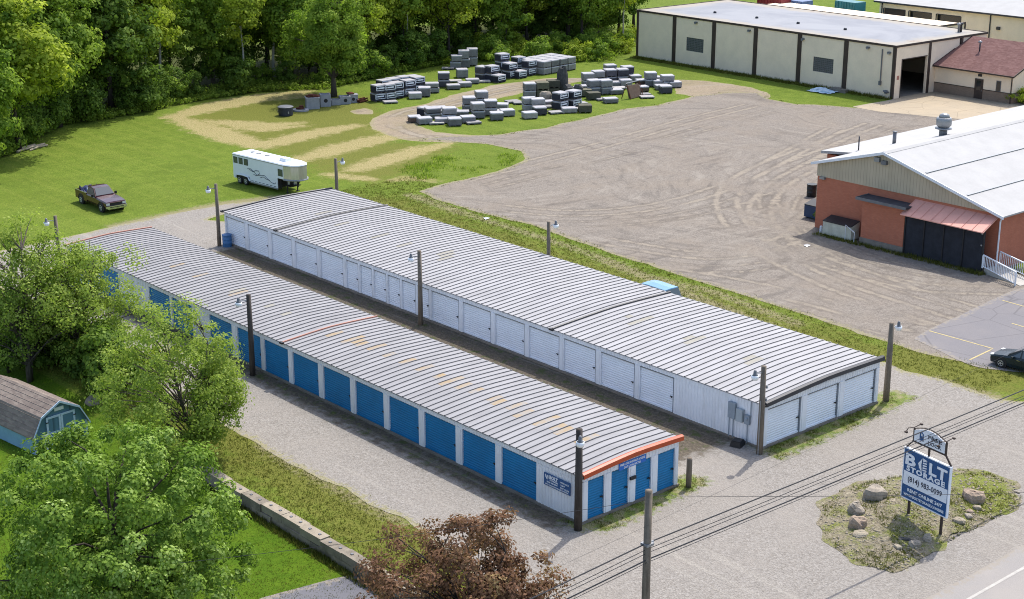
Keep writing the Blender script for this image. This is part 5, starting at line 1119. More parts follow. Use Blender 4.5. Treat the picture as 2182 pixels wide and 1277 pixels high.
q = MB(); q.add(*(lambda n: ([((i/(n-1)-.5)*1.75, (j/(n-1)-.5)*1.5, 0.35+0.32*math.sin(i*1.9+j)*math.cos(j*1.3)+0.25*(1 if i < 3 else 0)) for j in range(n) for i in range(n)], [(j*n+i, j*n+i+1, (j+1)*n+i+1, (j+1)*n+i) for j in range(n-1) for i in range(n-1)]))(8)); q.b2((-.85, -.72, 0), (.85, .72, .22)); q.build('tarp', cr_, cg)
q = MB(); q.box((0.55, -0.3, 0.62), (0.4, 0.5, 0.35), taper=.9); q.build('tote', M['white_gel'], cg)
q = MB(); q.tube([(-.9, -.5, 0.5), (-.9, .5, 0.65)], 0.13, 8); q.build('roll', M['black'], cg)
def trailer():
    t = thing('horse_trailer', 'white gooseneck horse trailer with polished nose and swirl decal', 'trailer', (27.35, 75.45, 0), math.radians(-84))
    L, G_, hw, z0, zt, zn = 6.6, 2.25, 1.16, 0.46, 2.72, 1.42
    q = MB(); q.b2((0, -hw, z0), (L, hw, zt)); body = q.build('body', M['white_gel'], t)
    # gooseneck: tapering in plan, wrapped in polished metal at the nose
    P = [(L, -hw), (L+0.9, -hw), (L+1.7, -hw*.82), (L+G_, -hw*.42), (L+G_+.08, 0), (L+G_, hw*.42), (L+1.7, hw*.82), (L+0.9, hw), (L, hw)]
    q = MB(); q.prism(P, zn, zt); q.build('gooseneck', M['white_gel'], t)
    q = MB(); PP = P[1:8]
    for i in range(len(PP)-1):
        (xa, ya), (xb, yb) = PP[i], PP[i+1]; k = 1.012
        f = lambda x, y: (L+0.9+(x-L-0.9)*1.0+0.014, y*k)
        a, b = f(xa, ya), f(xb, yb); q.add([(*a, zn+.02), (*b, zn+.02), (*b, zt-.06), (*a, zt-.06)], [(0, 1, 2, 3)])
    q.build('polished_nose', M['polished'], t)
    q = MB(); q.tube([(x+0.06, y*1.06, zn-0.02) for x, y in P[1:8]], 0.07, 6); q.build('nose_bumper', M['galv'], t)
    R2 = [(-0.03, -hw-.03)]+[(x+.03, y*1.03) for x, y in P[1:8]]+[(-0.03, hw+.03)]
    q = MB(); q.prism(R2, zt, zt+0.05); q.prism([(x*.992+.02, y*.93) for x, y in R2], zt+0.05, zt+0.10); roof = q.build('roof', M['white_gel'], t)
    q = MB(); q.prism([(x, y*1.004) for x, y in R2], zt-0.05, zt-0.002); q.build('roof_rail', M['galv'], t)
    q = MB(); q.box((L-0.2, 0.05, zt+0.24), (0.95, 0.75, 0.30), taper=0.82); q.build('air_conditioner', M['white_gel'], roof)
    for x, y in ((1.2, .3), (2.2, .25), (3.4, .3)): q = MB(); q.box((x, y, zt+0.13), (0.34, 0.34, 0.07)); q.build('roof_vent', M['galv'], roof)
    for x in (0.42, 1.20, 2.0): q = MB(); q.b2((x-.27, -hw-.025, 1.95), (x+.27, -hw, 2.48)); w_ = q.build('window', M['car_glass'], t); q = MB(); q.b2((x-.31, -hw-.015, 1.91), (x+.31, -hw-.001, 2.52)); q.build('window_frame', M['black'], w_)
    q = MB(); q.b2((L+.15, -hw-.02, 1.70), (L+.75, -hw, 2.28)); w_ = q.build('window', M['car_glass'], t); q = MB(); q.b2((L+.11, -hw-.012, 1.66), (L+.79, -hw-.001, 2.32)); q.build('window_frame', M['black'], w_)
    for s in (-1, 1):
        for x in (1.0, 1.92): wheel(t, x, s*(hw-0.02), 0.38, 0.24)
        q = MB(); q.tube([(0.42, s*(hw+.10), 0.55), (0.62, s*(hw+.10), 0.86), (1.46, s*(hw+.10), 0.92), (2.30, s*(hw+.10), 0.86), (2.56, s*(hw+.10), 0.5)], 0.06, 6); q.build('fender', M['white_gel'], t)
        q = MB(); q.b2((0.5, s*(hw+0.005), z0), (2.42, s*(hw-0.1), 0.84)); q.build('wheel_well', M['black'], t)
        q = MB(); q.b2((2.6, s*(hw+.03), 0.34), (L, s*(hw-.05), 0.46)); q.build('running_board', M['galv'], t)
    for k in range(7): q = MB(); q.box((2.9+k*.55, -hw-.012, 0.56), (0.34, 0.012, 0.05)); q.build('marker_strip', M['decal'], t)
    q = MB(); yy = -hw-.008
    def sw(pts, r): q.tube([(x, yy, z) for x, z in pts], r, 4)
    sw([(2.2, 1.62), (2.7, 1.68), (3.2, 1.45), (3.6, 1.2), (4.2, 1.3), (4.7, 1.35), (5.2, 1.1), (5.7, 0.85), (6.2, 0.80), (6.35, 0.95)], 0.030)
    sw([(2.5, 1.60), (3.0, 1.45), (3.4, 1.62), (3.9, 1.66), (4.0, 1.4), (3.5, 1.15), (3.1, 1.22)], 0.035); sw([(4.1, 1.05), (4.5, 1.2), (5.0, 1.05), (5.5, 1.0)], 0.03); q.build('swirl_decal', M['decal'], t)
    q = MB(); q.tube([(L+.05, -.8, zn), (L+.05, -.8, .35)], .07, 6); q.tube([(L+.05, .8, zn), (L+.05, .8, .35)], .07, 6); q.b2((L+.02, -hw+.03, z0), (L+.05, hw-.03, zn), 0); q.build('front_bulkhead', M['black'], t)
    q = MB(); q.tube([(L+1.5, 0, zn), (L+1.5, 0, 0.62)], 0.09, 8); q.tube([(L+1.9, 0, zn), (L+1.5, 0, 0.75)], 0.05, 6); q.build('coupler', M['black'], t)
    for s in (-1, 1): q = MB(); q.tube([(L+.7, s*.6, zn), (L+.7, s*.6, 0.03)], 0.06, 6); q.box((L+.7, s*.6, 0.03), (.25, .25, .06)); q.build('landing_leg', M['black'], t)
    for x, y in ((L+.5, -.3), (L+.9, .2)): q = MB(); q.lathe([(0.16, 0), (0.17, .5), (.12, .62)], 10, 0, (x, y, 0.75)); q.build('gas_bottle', M['white_gel'], t, smooth=True)
    q = MB(); q.b2((L+.2, -.6, .62), (L+1.2, .6, .70)); q.build('bottle_rack', M['black'], t)
trailer()
def car(label, loc, rz, paint, L, hw, belt, roof, kind, name='parked_car'):
    t = thing(name, label, 'car', loc, rz); h = L/2
    if kind == 'sedan':
        lower = [(h, .55, .80), (h-.12, .72, .93), (h-.9, .86, 1.0), (h-1.45, .93, 1.0), (0, .96, 1.0), (-h+1.0, .97, 1.0), (-h+.15, .93, .96), (-h, .80, .88)]
        cab = [(h-1.25, .94, .90), (h-2.05, roof-.06, .70), (0.1, roof, .70), (-h+1.35, roof-.05, .69), (-h+.45, .99, .80)]
    else:
        lower = [(h, .75, .90), (h-.1, .95, .96), (h-1.1, 1.02, 1.0), (0, 1.05, 1.0), (-h+.1, 1.05, 1.0), (-h, 1.0, .96)]
        cab = [(h-1.15, 1.03, .93), (h-1.65, roof-.04, .76), (0, roof, .78), (-h+.35, roof-.03, .76), (-h+.08, 1.04, .92)]
    q = loft([(x, [(hw*k*.93, .22), (hw*k, .45), (hw*k, z*.86), (hw*k*.94, z), (0, z+.03)]) for x, z, k in lower][::-1], None, None); q.build('body', paint, t)
    q = loft([(x, [(hw*(k if i in (0, len(cab)-1) else .92), belt), (hw*(k if i in (0, len(cab)-1) else .90), belt+.02), (hw*k, z), (0, z+.04)]) for i, (x, z, k) in enumerate(cab)][::-1], None, None); q.build('cabin', paint, t)
    a, b, c, d, e = cab
    quad_on((a[0], -hw*a[2], a[1]), (a[0], hw*a[2], a[1]), (b[0], hw*b[2], b[1]), (b[0], -hw*b[2], b[1]), (1, 0, .5), t, 'windshield', 'car_glass', .07)
    quad_on((e[0], -hw*e[2], e[1]), (e[0], hw*e[2], e[1]), (d[0], hw*d[2], d[1]), (d[0], -hw*d[2], d[1]), (-1, 0, .5), t, 'rear_window', 'car_glass', .07)
    for s in (-1, 1):
        quad_on((a[0]-.25, s*hw*.92, belt+.03), (c[0], s*hw*.91, belt+.03), (c[0], s*hw*c[2], c[1]-.02), (b[0]-.05, s*hw*b[2], b[1]-.02), (0, s, .3), t, 'side_window', 'car_glass', .07)
        quad_on((c[0], s*hw*.91, belt+.03), (e[0]+.35, s*hw*.90, belt+.03), (d[0]+.05, s*hw*d[2], d[1]-.02), (c[0], s*hw*c[2], c[1]-.02), (0, s, .3), t, 'side_window', 'car_glass', .07)
        q = MB(); q.box((a[0]-.45, s*(hw+.10), belt+.06), (.12, .20, .14)); q.build('side_mirror', paint, t)
        q = MB(); q.b2((h-.28, s*hw*.55, .60), (h-.02, s*hw*.90, .74)); q.build('headlight', M['headlamp'], t)
        q = MB(); q.b2((-h-.01, s*hw*.6, .72), (-h+.06, s*hw*.92, .90)); q.build('tail_light', M['tail'], t)
        q = MB(); q.box((0.2, s*(hw+.005), .78), (.2, .02, .035)); q.build('door_handle', M['chrome'], t)
        q = MB(); q.box((-.05, s*(hw+.001), .6), (.015, .008, .55)); q.build('door_seam', M['black'], t)
        for x in (h-.88, -h+.92):
            q = MB(); q.tube([(x, s*(hw-.22), .34), (x, s*(hw+.004), .34)], .41, 14); q.build('wheel_well', M['black'], t); wheel(t, x, s*(hw-.08), .33, .22)
    q = MB(); q.b2((h-.03, -hw*.55, .40), (h+.02, hw*.55, .58)); q.build('grille', M['black'], t)
    return t
car('dark sedan parked by the grass strip at the right edge', (36.75, -2.55, 0), PI/2+0.03, plain('dark_teal_paint', (0.012, 0.022, 0.028, 1), 0.3, spec=0.4), 4.5, .89, .86, 1.44, 'sedan')
car('blue car behind the white-door building, only its roof showing', (28.3, 22.25, 0), PI/2, M['suv_blue'], 4.3, .86, 1.0, 1.80, 'suv')
# ------------------------------------------------------------------ pallets of pavers and blocks
def layered(sx, sy, h, n, bev=0.05):
    m = MB(); lh = h/n
    for i in range(n):
        j = 0.02 if i % 2 else 0.0
        m.box((0, 0, 0.12+lh*(i+.5)), (sx-j, sy-j, lh*0.94)); 
    return m
PAL = {}
def pal_style(k, sx, sy, h, n, body, cap, label=False):
    h *= 0.92
    PAL[k] = (h+0.12+0.04, [])
    q = MB()
    for x in (-sx*.42, 0, sx*.42): q.box((x, 0, 0.06), (0.10, sy, 0.10))
    PAL[k][1].append(('pallet_base', q.mesh('pallet_base', M['wood'])))
    PAL[k][1].append(('block_stack', layered(sx, sy, h, n).mesh('block_stack', body)))
    q = MB(); q.box((0, 0, h+0.135), (sx*1.01, sy*1.01, 0.05), taper=.96)
    for s in (-1, 1): q.box((s*sx*.5, 0, h+0.06), (.03, sy*.9, .12)); q.box((0, s*sy*.5, h+0.06), (sx*.9, .03, .10))
    if cap is not None: PAL[k][1].append(('wrap_cap', q.mesh('wrap_cap', cap)))
    if label:
        q = MB()
        for fx, fy, rz in ((0, -sy/2-.012, 0), (-sx/2-.012, 0, -PI/2)):
            if fx: continue
            c, s = math.cos(rz), math.sin(rz)
            for (u, z, du, dz) in ((0, h*.90+.12, sx*.92, .07), (0, h*.30+.12, sx*.92, .07), (-sx*.44, h*.6+.12, .07, h*.62), (sx*.44, h*.6+.12, .07, h*.62), (0.03, h*.62+.12, sx*.56, .16), (-sx*.34, h*.62+.12, .12, .16)):
                q.box((fx+u*c, fy+u*s, z), (du, .015, dz), rz=rz)
        PAL[k][1].append(('printed_wrap', q.mesh('printed_wrap', M['sign_white'])))
def pm_(name, c, v=0.25):
    m = NT(name); rnd = m.n('ObjectInfo').outputs['Random']; f = m.noise(2.5, 4, 0.65); g = m.noise(11, 3, 0.7)
    col = m.mix(m.step(f, 0.3, 0.7), tuple(x*(1-v) for x in c[:3])+(1,), c); col = m.mix(m.math('MULTIPLY', m.step(g, 0.45, 0.65), 0.45), col, tuple(x*0.55 for x in c[:3])+(1,))
    col = m.mix(1.0, col, m.ramp(rnd, [(0.0, (0.62, 0.62, 0.64)), (0.5, (0.95, 0.94, 0.93)), (1.0, (1.18, 1.15, 1.10))]), 'MULTIPLY')
    m.bump(g, 0.3, 0.05); return m.out(col, 0.85, 0, 0.2)
M['cap'] = plain('white_plastic_wrap', lit(232, 230, 234), 0.4, var=0.1, scale=3); M['cap_grey'] = plain('grey_plastic_wrap', lit(214, 212, 216), 0.5, var=0.12, scale=3)
M['pv_grey'] = pm_('grey_paver', lit(200, 197, 196)); M['pv_dark'] = pm_('charcoal_paver', lit(124, 122, 130)); M['pv_light'] = pm_('light_paver', lit(222, 219, 218)); M['pv_brown'] = pm_('brown_paver', lit(160, 136, 120)); M['pv_green'] = pm_('green_grey_block', lit(140, 138, 118)); M['pv_black'] = pm_('black_wrapped_paver', lit(86, 88, 102)); M['rust'] = pm_('rusty_iron', (0.16, 0.055, 0.035, 1), .4)
for k, *a in [('grey', 1.3, 1.25, .80, 5, M['pv_grey'], M['cap']), ('low', 1.5, 1.15, .50, 3, M['pv_grey'], M['cap_grey']), ('dark', 1.3, 1.25, .85, 5, M['pv_dark'], M['cap_grey']), ('label', 1.35, 1.2, .92, 5, M['pv_black'], M['cap_grey'], True),
              ('light', 1.4, 1.2, .66, 4, M['pv_light'], M['cap']), ('flat', 1.5, 1.1, .16, 2, M['pv_light'], None), ('brown', 1.25, 1.1, .62, 4, M['pv_brown'], M['cap']), ('green', 1.35, 1.2, .85, 3, M['pv_green'], None), ('tall', 1.3, 1.25, 1.1, 7, M['pv_grey'], M['cap'])]: pal_style(k, *a)
DESC = dict(grey='white-topped grey paver pallet', low='low grey paver pallet', dark='charcoal paver pallet', label='dark print-wrapped paver pallet', light='light grey paver pallet', flat='thin pale slab stack', brown='brown paver pallet', green='olive grey block crate', tall='tall grey paver pallet')
CLUS = {}
def pal(cl, px, py, style, n=1, rz=None, z=0.0, top=None):
    CLUS.setdefault(cl, []).append((px, py, style, n, rz, top))
C1 = 'in back row left end'; C2 = 'in back row lane side'; C3 = 'in far stack by bushes'; C4 = 'in back row centre'; C5 = 'in front row left'; C6 = 'in front row middle'; C7 = 'in front row right'; C8 = 'nearest the open gravel'
for a in [(806, 221, 'label', 2, -.1), (827, 219, 'label', 2, -.05), (818, 210, 'label', 2, 0), (844, 215, 'label', 2, 0), (838, 206, 'label', 2, 0), (868, 210, 'label', 2, -.1), (858, 202, 'label', 2, 0), (890, 203, 'label', 2, 0), (880, 198, 'dark', 2, 0), (832, 226, 'flat', 1, -.4), (884, 216, 'light', 1, -.5), (904, 211, 'tall', 1, -.7), (920, 203, 'low', 2, -.6)]: pal(C1, *a)
for a in [(946, 191, 'dark', 2, -.6), (965, 196, 'low', 1, -.5), (990, 191, 'low', 1, -.5), (1006, 184, 'low', 1, -.5), (985, 171, 'tall', 1, -.6), (970, 181, 'flat', 1, -.5), (1030, 182, 'flat', 1, -.6)]: pal(C2, *a)
for a in [(955, 154, 'flat', 1, -.7), (972, 151, 'grey', 2, -.65), (989, 149, 'tall', 2, -.65), (1007, 145, 'tall', 2, -.65)]: pal(C3, *a)
for a in [(1028, 177, 'dark', 2, .1), (1047, 178, 'label', 2, .1), (1070, 168, 'label', 3, 0), (1062, 181, 'label', 1, .1), (1087, 172, 'label', 2, .1), (1104, 158, 'label', 2, 0), (1108, 172, 'label', 1, .1), (1127, 166, 'label', 2, .1), (1095, 154, 'low', 1, 0)]: pal(C4, *a)
for a in [(884, 266, 'brown', 1, -.5), (903, 270, 'light', 1, -.5), (906, 252, 'label', 1, .15, ), (922, 258, 'low', 2, -.4), (936, 247, 'light', 1, -.5), (942, 268, 'low', 1, -.6), (969, 273, 'grey', 1, -.55), (956, 263, 'light', 2, -.55), (996, 267, 'light', 1, -.5), (984, 253, 'low', 1, -.6), (963, 244, 'flat', 1, -.4), (976, 262, 'flat', 1, -.4)]: pal(C5, *a)
for a in [(1000, 244, 'grey', 2, -.55), (1018, 257, 'grey', 2, -.55), (1044, 251, 'grey', 2, -.55), (1026, 231, 'grey', 2, -.5), (1043, 236, 'low', 1, -.5), (1068, 240, 'light', 1, -.8), (1057, 261, 'grey', 1, -.55), (1081, 253, 'light', 1, -.5), (1068, 251, 'low', 1, -.5), (1092, 225, 'flat', 1, -.3), (1108, 228, 'flat', 1, -.4)]: pal(C6, *a)
for a in [(1128, 213, 'grey', 2, -.6), (1155, 212, 'green', 2, -.5), (1178, 208, 'green', 2, -.5), (1128, 241, 'light', 2, -.5), (1150, 250, 'dark', 1, -.55), (1146, 243, 'light', 2, -.5), (1128, 258, 'light', 1, -.4), (1174, 231, 'low', 1, -.4), (1193, 238, 'label', 2, .1), (1222, 234, 'label', 2, .1), (1227, 241, 'flat', 1, -.4), (1246, 245, 'green', 1, -.6), (1236, 229, 'flat', 1, -.3)]: pal(C7, *a)
for a in [(1252, 191, 'grey', 2, -.45), (1274, 186, 'grey', 2, -.45), (1264, 206, 'grey', 2, -.5), (1290, 206, 'grey', 2, -.5), (1246, 211, 'green', 1, -.5), (1264, 218, 'green', 1, -.5), (1284, 220, 'flat', 1, -.5), (1300, 225, 'low', 1, -.55), (1299, 184, 'dark', 2, -.5), (1324, 183, 'dark', 2, -.5), (1335, 177, 'dark', 2, -.5), (1300, 172, 'grey', 2, -.5), (1320, 196, 'flat', 1, -.4), (1368, 201, 'brown', 1, -.4), (1366, 187, 'brown', 1, -.4), (1386, 189, 'grey', 2, -.6), (1402, 191, 'grey', 1, -.6), (1422, 191, 'light', 2, -.55), (1418, 204, 'dark', 1, -.5), (1372, 210, 'flat', 1, -.4), (1379, 215, 'flat', 1, -.5), (1225, 204, 'brown', 1, -.4)]: pal(C8, *a)
for a in [(1140, 226, 'low', 1, -.5), (1160, 236, 'flat', 1, -.6), (1206, 222, 'low', 1, -.4), (1212, 246, 'low', 1, -.5), (1183, 248, 'flat', 1, -.3)]: pal(C7, *a)
for a in [(1240, 198, 'low', 1, -.4), (1262, 181, 'low', 1, -.5), (1310, 190, 'low', 1, -.5), (1312, 206, 'low', 1, -.5), (1332, 190, 'grey', 1, -.5), (1352, 180, 'grey', 1, -.5), (1394, 179, 'low', 1, -.5), (1410, 197, 'low', 1, -.6), (1408, 181, 'flat', 1, -.5), (1436, 192, 'light', 1, -.5), (1284, 198, 'low', 1, -.5)]: pal(C8, *a)
for a in [(930, 271, 'flat', 1, -.5), (952, 251, 'low', 1, -.6), (1010, 270, 'flat', 1, -.4)]: pal(C5, *a)
NP = 0
def put_pallet(x, y, z, style, rz, label, group):
    global NP
    t = thing('paver_pallet', label, 'pallet', (x, y, z), rz, group); NP += 1
    t.scale = (1.12, 1.12, 0.98)
    for nm, me in PAL[style][1]: put(nm, me, t)
rp = random.Random(9)
TIER = ['bottom', 'second tier', 'third tier']
for cl, items in CLUS.items():
    cnt = {}
    for px, py, style, n, rz, top in sorted(items, key=lambda a: a[0]):
        x, y = G(px, py-6)
        i = cnt.get(style, 0); cnt[style] = i+1; zz = 0.0
        for k in range(n):
            lab = '%s, %s from left %s%s' % (DESC[style], ordinal(i), cl, (', '+TIER[k]) if any(it[3] > 1 for it in items if it[2] == style) else '')
            put_pallet(x+rp.uniform(-.06, .06), y+rp.uniform(-.06, .06), zz, style, (rz if rz is not None else -.5)+rp.uniform(-.08, .08), lab, 'pallets of pavers and blocks in the field'); zz += PAL[style][0]*1.0
# the big square stack at the right end of the back row
p0 = Vector((*G(1158, 158), 0)); u = (Vector((*G(1215, 148), 0))-p0); u = u.normalized(); v_ = Vector((-u.y, u.x, 0))
for a in range(4):
    for b in range(3):
        for k in range(2):
            c = p0+u*(1.66*a)+v_*(1.6*b)
            put_pallet(c.x, c.y, k*PAL['grey'][0]*1.0, 'grey', math.atan2(u.y, u.x)+rp.uniform(-.04, .04), 'grey paver pallet, big square stack, %s file, %s row back, %s' % (ordinal(a), ordinal(b), TIER[k]), 'pallets of pavers and blocks in the field')
for i, (px, py, sx, sy, sz, lb) in enumerate([(1198, 200, 1.3, 1.2, 3.6, 'tall dark standing boulder among the paver pallets'), (1212, 206, 1.5, 1.2, 1.6, 'dark jagged boulder right of the tall standing boulder'), (1232, 206, 1.3, 1.1, 1.7, 'dark boulder beside the grey pallets near the open gravel'), (1163, 219, 1.6, 1.2, 1.5, 'grey jagged stone pile left of the tall standing boulder'), (1182, 220, 1.4, 1.1, 1.2, 'grey broken stone in front of the olive crates')]):
    tag(put('boulder', rock_mesh(100+i, sx, sy, sz, M['stone_dark'] if i < 3 else M['stone_grey'], .3, 9, 6), None, (*G(px, py), 0), i), lb, 'rock', 'boulders among the pallets')
af = thing('slab_rack', 'rusty frame rack holding brown stone slabs', 'rack', (*G(1348, 208), 0), 0.15)
for x in (-1.3, 1.3): q = MB(); q.tube([(x, -0.7, 0), (x, 0, 1.9), (x, 0.7, 0)], 0.06, 5); q.build('side_frame', M['rust'], af)
q = MB(); q.tube([(-1.5, 0, 1.9), (1.5, 0, 1.95)], 0.07, 6); q.build('top_bar', M['galv'], af)
for k in range(3): q = MB(); q.add([(-1.15, -.55+.12*k, .08), (1.2, -.55+.12*k, .08), (1.2, -.12+.10*k, 1.55), (-1.15, -.12+.10*k, 1.55), (-1.15, -.47+.12*k, .08), (1.2, -.47+.12*k, .08), (1.2, -.04+.10*k, 1.55), (-1.15, -.04+.10*k, 1.55)], [(0, 1, 2, 3), (7, 6, 5, 4), (3, 2, 6, 7), (0, 4, 5, 1), (1, 5, 6, 2), (0, 3, 7, 4)]); q.build('slab', M['pv_brown'], af)
# ------------------------------------------------------------------ precast pieces under the lone tree
M['precast'] = plain('precast_concrete', lit(198, 198, 202), 0.85, var=0.18, scale=1.5); M['tank'] = plain('black_tank', (0.030, 0.034, 0.045, 1), 0.5, var=0.2)
tk = thing('black_tank', 'squat round black tank with grey lid in the field', 'tank', (*G(609, 246), 0)); q = MB(); q.lathe([(0.80, 0), (0.84, .1), (0.84, .85), (0.80, .95)], 20); q.build('wall', M['tank'], tk, smooth=False); q = MB(); q.lathe([(0.90, .95), (0.92, 1.02), (0.75, 1.10), (.1, 1.13)], 20); q.build('lid', plain('grey_tank_lid', lit(128, 132, 140), .6), tk); 
for a in (0.3, 2.4, 4.5): q = MB(); q.box((0.86*math.cos(a), .86*math.sin(a), .45), (.12, .12, .25)); q.build('lug', M['galv'], tk)
rg = thing('manhole_ring', 'low concrete ring with rusty iron frames heaped on it', 'ring', (*G(641, 236), 0)); q = MB(); q.lathe([(.95, 0), (.95, .18), (.60, .18), (.6, .02)], 18); q.build('ring', M['precast'], rg); q = MB(); q.box((-.1, 0, .3), (.7, .7, .18), rz=.4); q.box((.15, .1, .48), (.6, .5, .16), rz=1.0); q.build('iron_frame', M['rust'], rg)
def precast(px, py, sx, sy, h, label, hole=True, open_top=True, rust=0, rz=-.45):
    t = thing('precast_box', label, 'concrete box', (*G(px, py), 0), rz, 'precast boxes under the lone tree'); q = MB(); w_ = .14
    if open_top:
        q.b2((-sx/2, -sy/2, 0), (sx/2, -sy/2+w_, h)); q.b2((-sx/2, sy/2-w_, 0), (sx/2, sy/2, h)); q.b2((-sx/2, -sy/2+w_, 0), (-sx/2+w_, sy/2-w_, h)); q.b2((sx/2-w_, -sy/2+w_, 0), (sx/2, sy/2-w_, h)); q.b2((-sx/2+w_, -sy/2+w_, 0), (sx/2-w_, sy/2-w_, .1))
    else: q.b2((-sx/2, -sy/2, 0), (sx/2, sy/2, h)); q.b2((-sx/2-.05, -sy/2-.05, h), (sx/2+.05, sy/2+.05, h+.1))
    q.build('shell', M['precast'], t)
    if hole:
        for (x, y, dx, dy) in ((.0, -sy/2-.004, 0, 1), (-sx/2-.004, 0, 1, 0)):
            q = MB(); q.tube([(x, y, h*.5), (x+dx*.03, y+dy*.03, h*.5)], min(sx, sy)*.2, 12); q.build('pipe_hole', M['black'], t)
    for k in range(rust): q = MB(); q.box((-.3+.35*k, .05, h+.20+.10*(k % 2)), (.7, .9, .16), rz=.2+.5*k); q.build('iron_frame', M['rust'], t)
precast(666, 231, 1.55, 1.3, 1.25, 'white concrete box with rusty iron on top beside the lone tree', False, False, 3)
precast(693, 226, 1.25, 1.2, 1.45, 'tall grey concrete box with round hole and open top')
precast(715, 223, 1.1, 1.0, .65, 'low open concrete box in front of the tree trunk', False)
precast(735, 221, 1.3, 1.1, .95, 'open concrete box with square panel face right of the trunk')
precast(752, 218, 1.1, 1.0, .90, 'concrete box with round hole and iron lid on top', True, False, 1)
ri_ = thing('rusty_beams', 'pair of rusty iron channel pieces lying on the grass', 'beam', (*G(773, 218), 0), .2)
for k in range(2): q = MB(); q.box((0, .1*k, .12+.22*k), (1.5, .5, .06)); q.box((0, -.22+.1*k, .18+.22*k), (1.5, .05, .16)); q.box((0, .22+.1*k, .18+.22*k), (1.5, .05, .16)); q.build('channel', M['rust'], ri_)
# tyres by the warehouse corner
q = MB(); pr = [(.26, -.12), (.40, -.14), (.48, -.08), (.50, 0), (.48, .08), (.40, .14), (.26, .12)]
TY = MB(); n = 16
for i, (r_, z) in enumerate(pr):
    for k in range(n): TY.v.append((r_*math.cos(2*PI*k/n), r_*math.sin(2*PI*k/n), z+.14))
for i in range(len(pr)):
    for k in range(n): i2 = (i+1) % len(pr); TY.f.append((i*n+k, i*n+(k+1) % n, i2*n+(k+1) % n, i2*n+k)); TY.m.append(0)
TM = TY.mesh('tyre', M['rubber'], True); b0 = G(1334, 112)
for i, (dx, dy, z, tl, lb) in enumerate([(0, 0, 0, 0, 'bottom front'), (.1, .05, .29, 0, 'second from bottom in front'), (-.9, .6, 0, 0, 'bottom left'), (-.85, .6, .29, 0, 'upper left'), (.6, .9, 0, 0, 'bottom right'), (.55, .95, .29, .1, 'middle right'), (.6, .9, .60, .5, 'tilted top right'), (-.2, 1.1, .1, 1.2, 'upright rear'), (-.2, .5, .58, .3, 'topmost middle')]):
    o = tag(put('tyre', TM, None, (b0[0]+dx*1.1, b0[1]+dy*1.1, z*1.1)), 'old black tyre, %s of the pile at the warehouse corner' % lb, 'tyre', 'pile of old tyres'); o.scale = (1.25,)*3; o.rotation_euler = (tl, 0, i)
# things parked beyond the warehouse
for i, (px, py, c, lb, nm, dims) in enumerate([(1650, 3, (0.20, 0.03, 0.035, 1), 'red box body behind the warehouse roof', 'box_truck', (5, 2.4, 3.0)), (1690, 6, (0.10, 0.16, 0.30, 1), 'blue grey container behind the warehouse roof', 'shipping_container', (6, 2.4, 2.8)), (1812, 10, (0.03, 0.17, 0.19, 1), 'teal farm machine behind the warehouse roof', 'farm_machine', (4, 2.4, 1.9))]):
    X0_ = 136+i*2; y, z = GX(px, py, X0_); t = thing(nm, lb, 'machine' if i == 2 else 'container', (X0_, y, 0), 1.5)
    h = max(dims[2], z+0.5); q = MB(); q.box((0, 0, h/2+.4), (dims[0], dims[1], h-.8), taper=.96)
    for k in range(8): q.box((-dims[0]*.45+k*dims[0]*.13, dims[1]/2, h/2+.4), (.12, .1, h-1.0))
    q.build('body', plain(nm+'_paint', c, .5, var=.2), t)
    for x in (-dims[0]*.35, dims[0]*.35):
        for s in (-1, 1): wheel(t, x, s*dims[1]*.42, .45)
# litter and odd bits
for i, (px, py, lb) in enumerate([(1720, 525, 'scrap of white paper on the gravel near the brick building'), (1037, 467, 'white scrap on the grass edge of the gravel lot')]):
    q = MB(); q.add([(-.3, -.2, .03), (.25, -.15, .08), (.3, .2, .03), (-.2, .22, .10)], [(0, 1, 2, 3)]); q.add([(-.3, -.2, .025), (.25, -.15, .07), (.3, .2, .025), (-.2, .22, .09)], [(3, 2, 1, 0)]); tag(q.build('paper_scrap', M['sign_white'], loc=(*G(px, py), 0.012)), lb, 'litter')
lg = thing('old_logs', 'pale old logs lying at the edge of the left trees', 'log', (*G(70, 318), 0), 0.35)
for k, (a, b, r_) in enumerate((((-2.2, 0, .15), (2.0, .3, .15), .13), ((-1.8, .6, .14), (1.2, .9, .14), .12), ((-.9, -.5, .1), (1.9, -.2, .1), .09))): q = MB(); q.tube([a, ((a[0]+b[0])/2, (a[1]+b[1])/2+.1, .16), b], r_, 7); q.build('log', M['stone_pale'], lg)
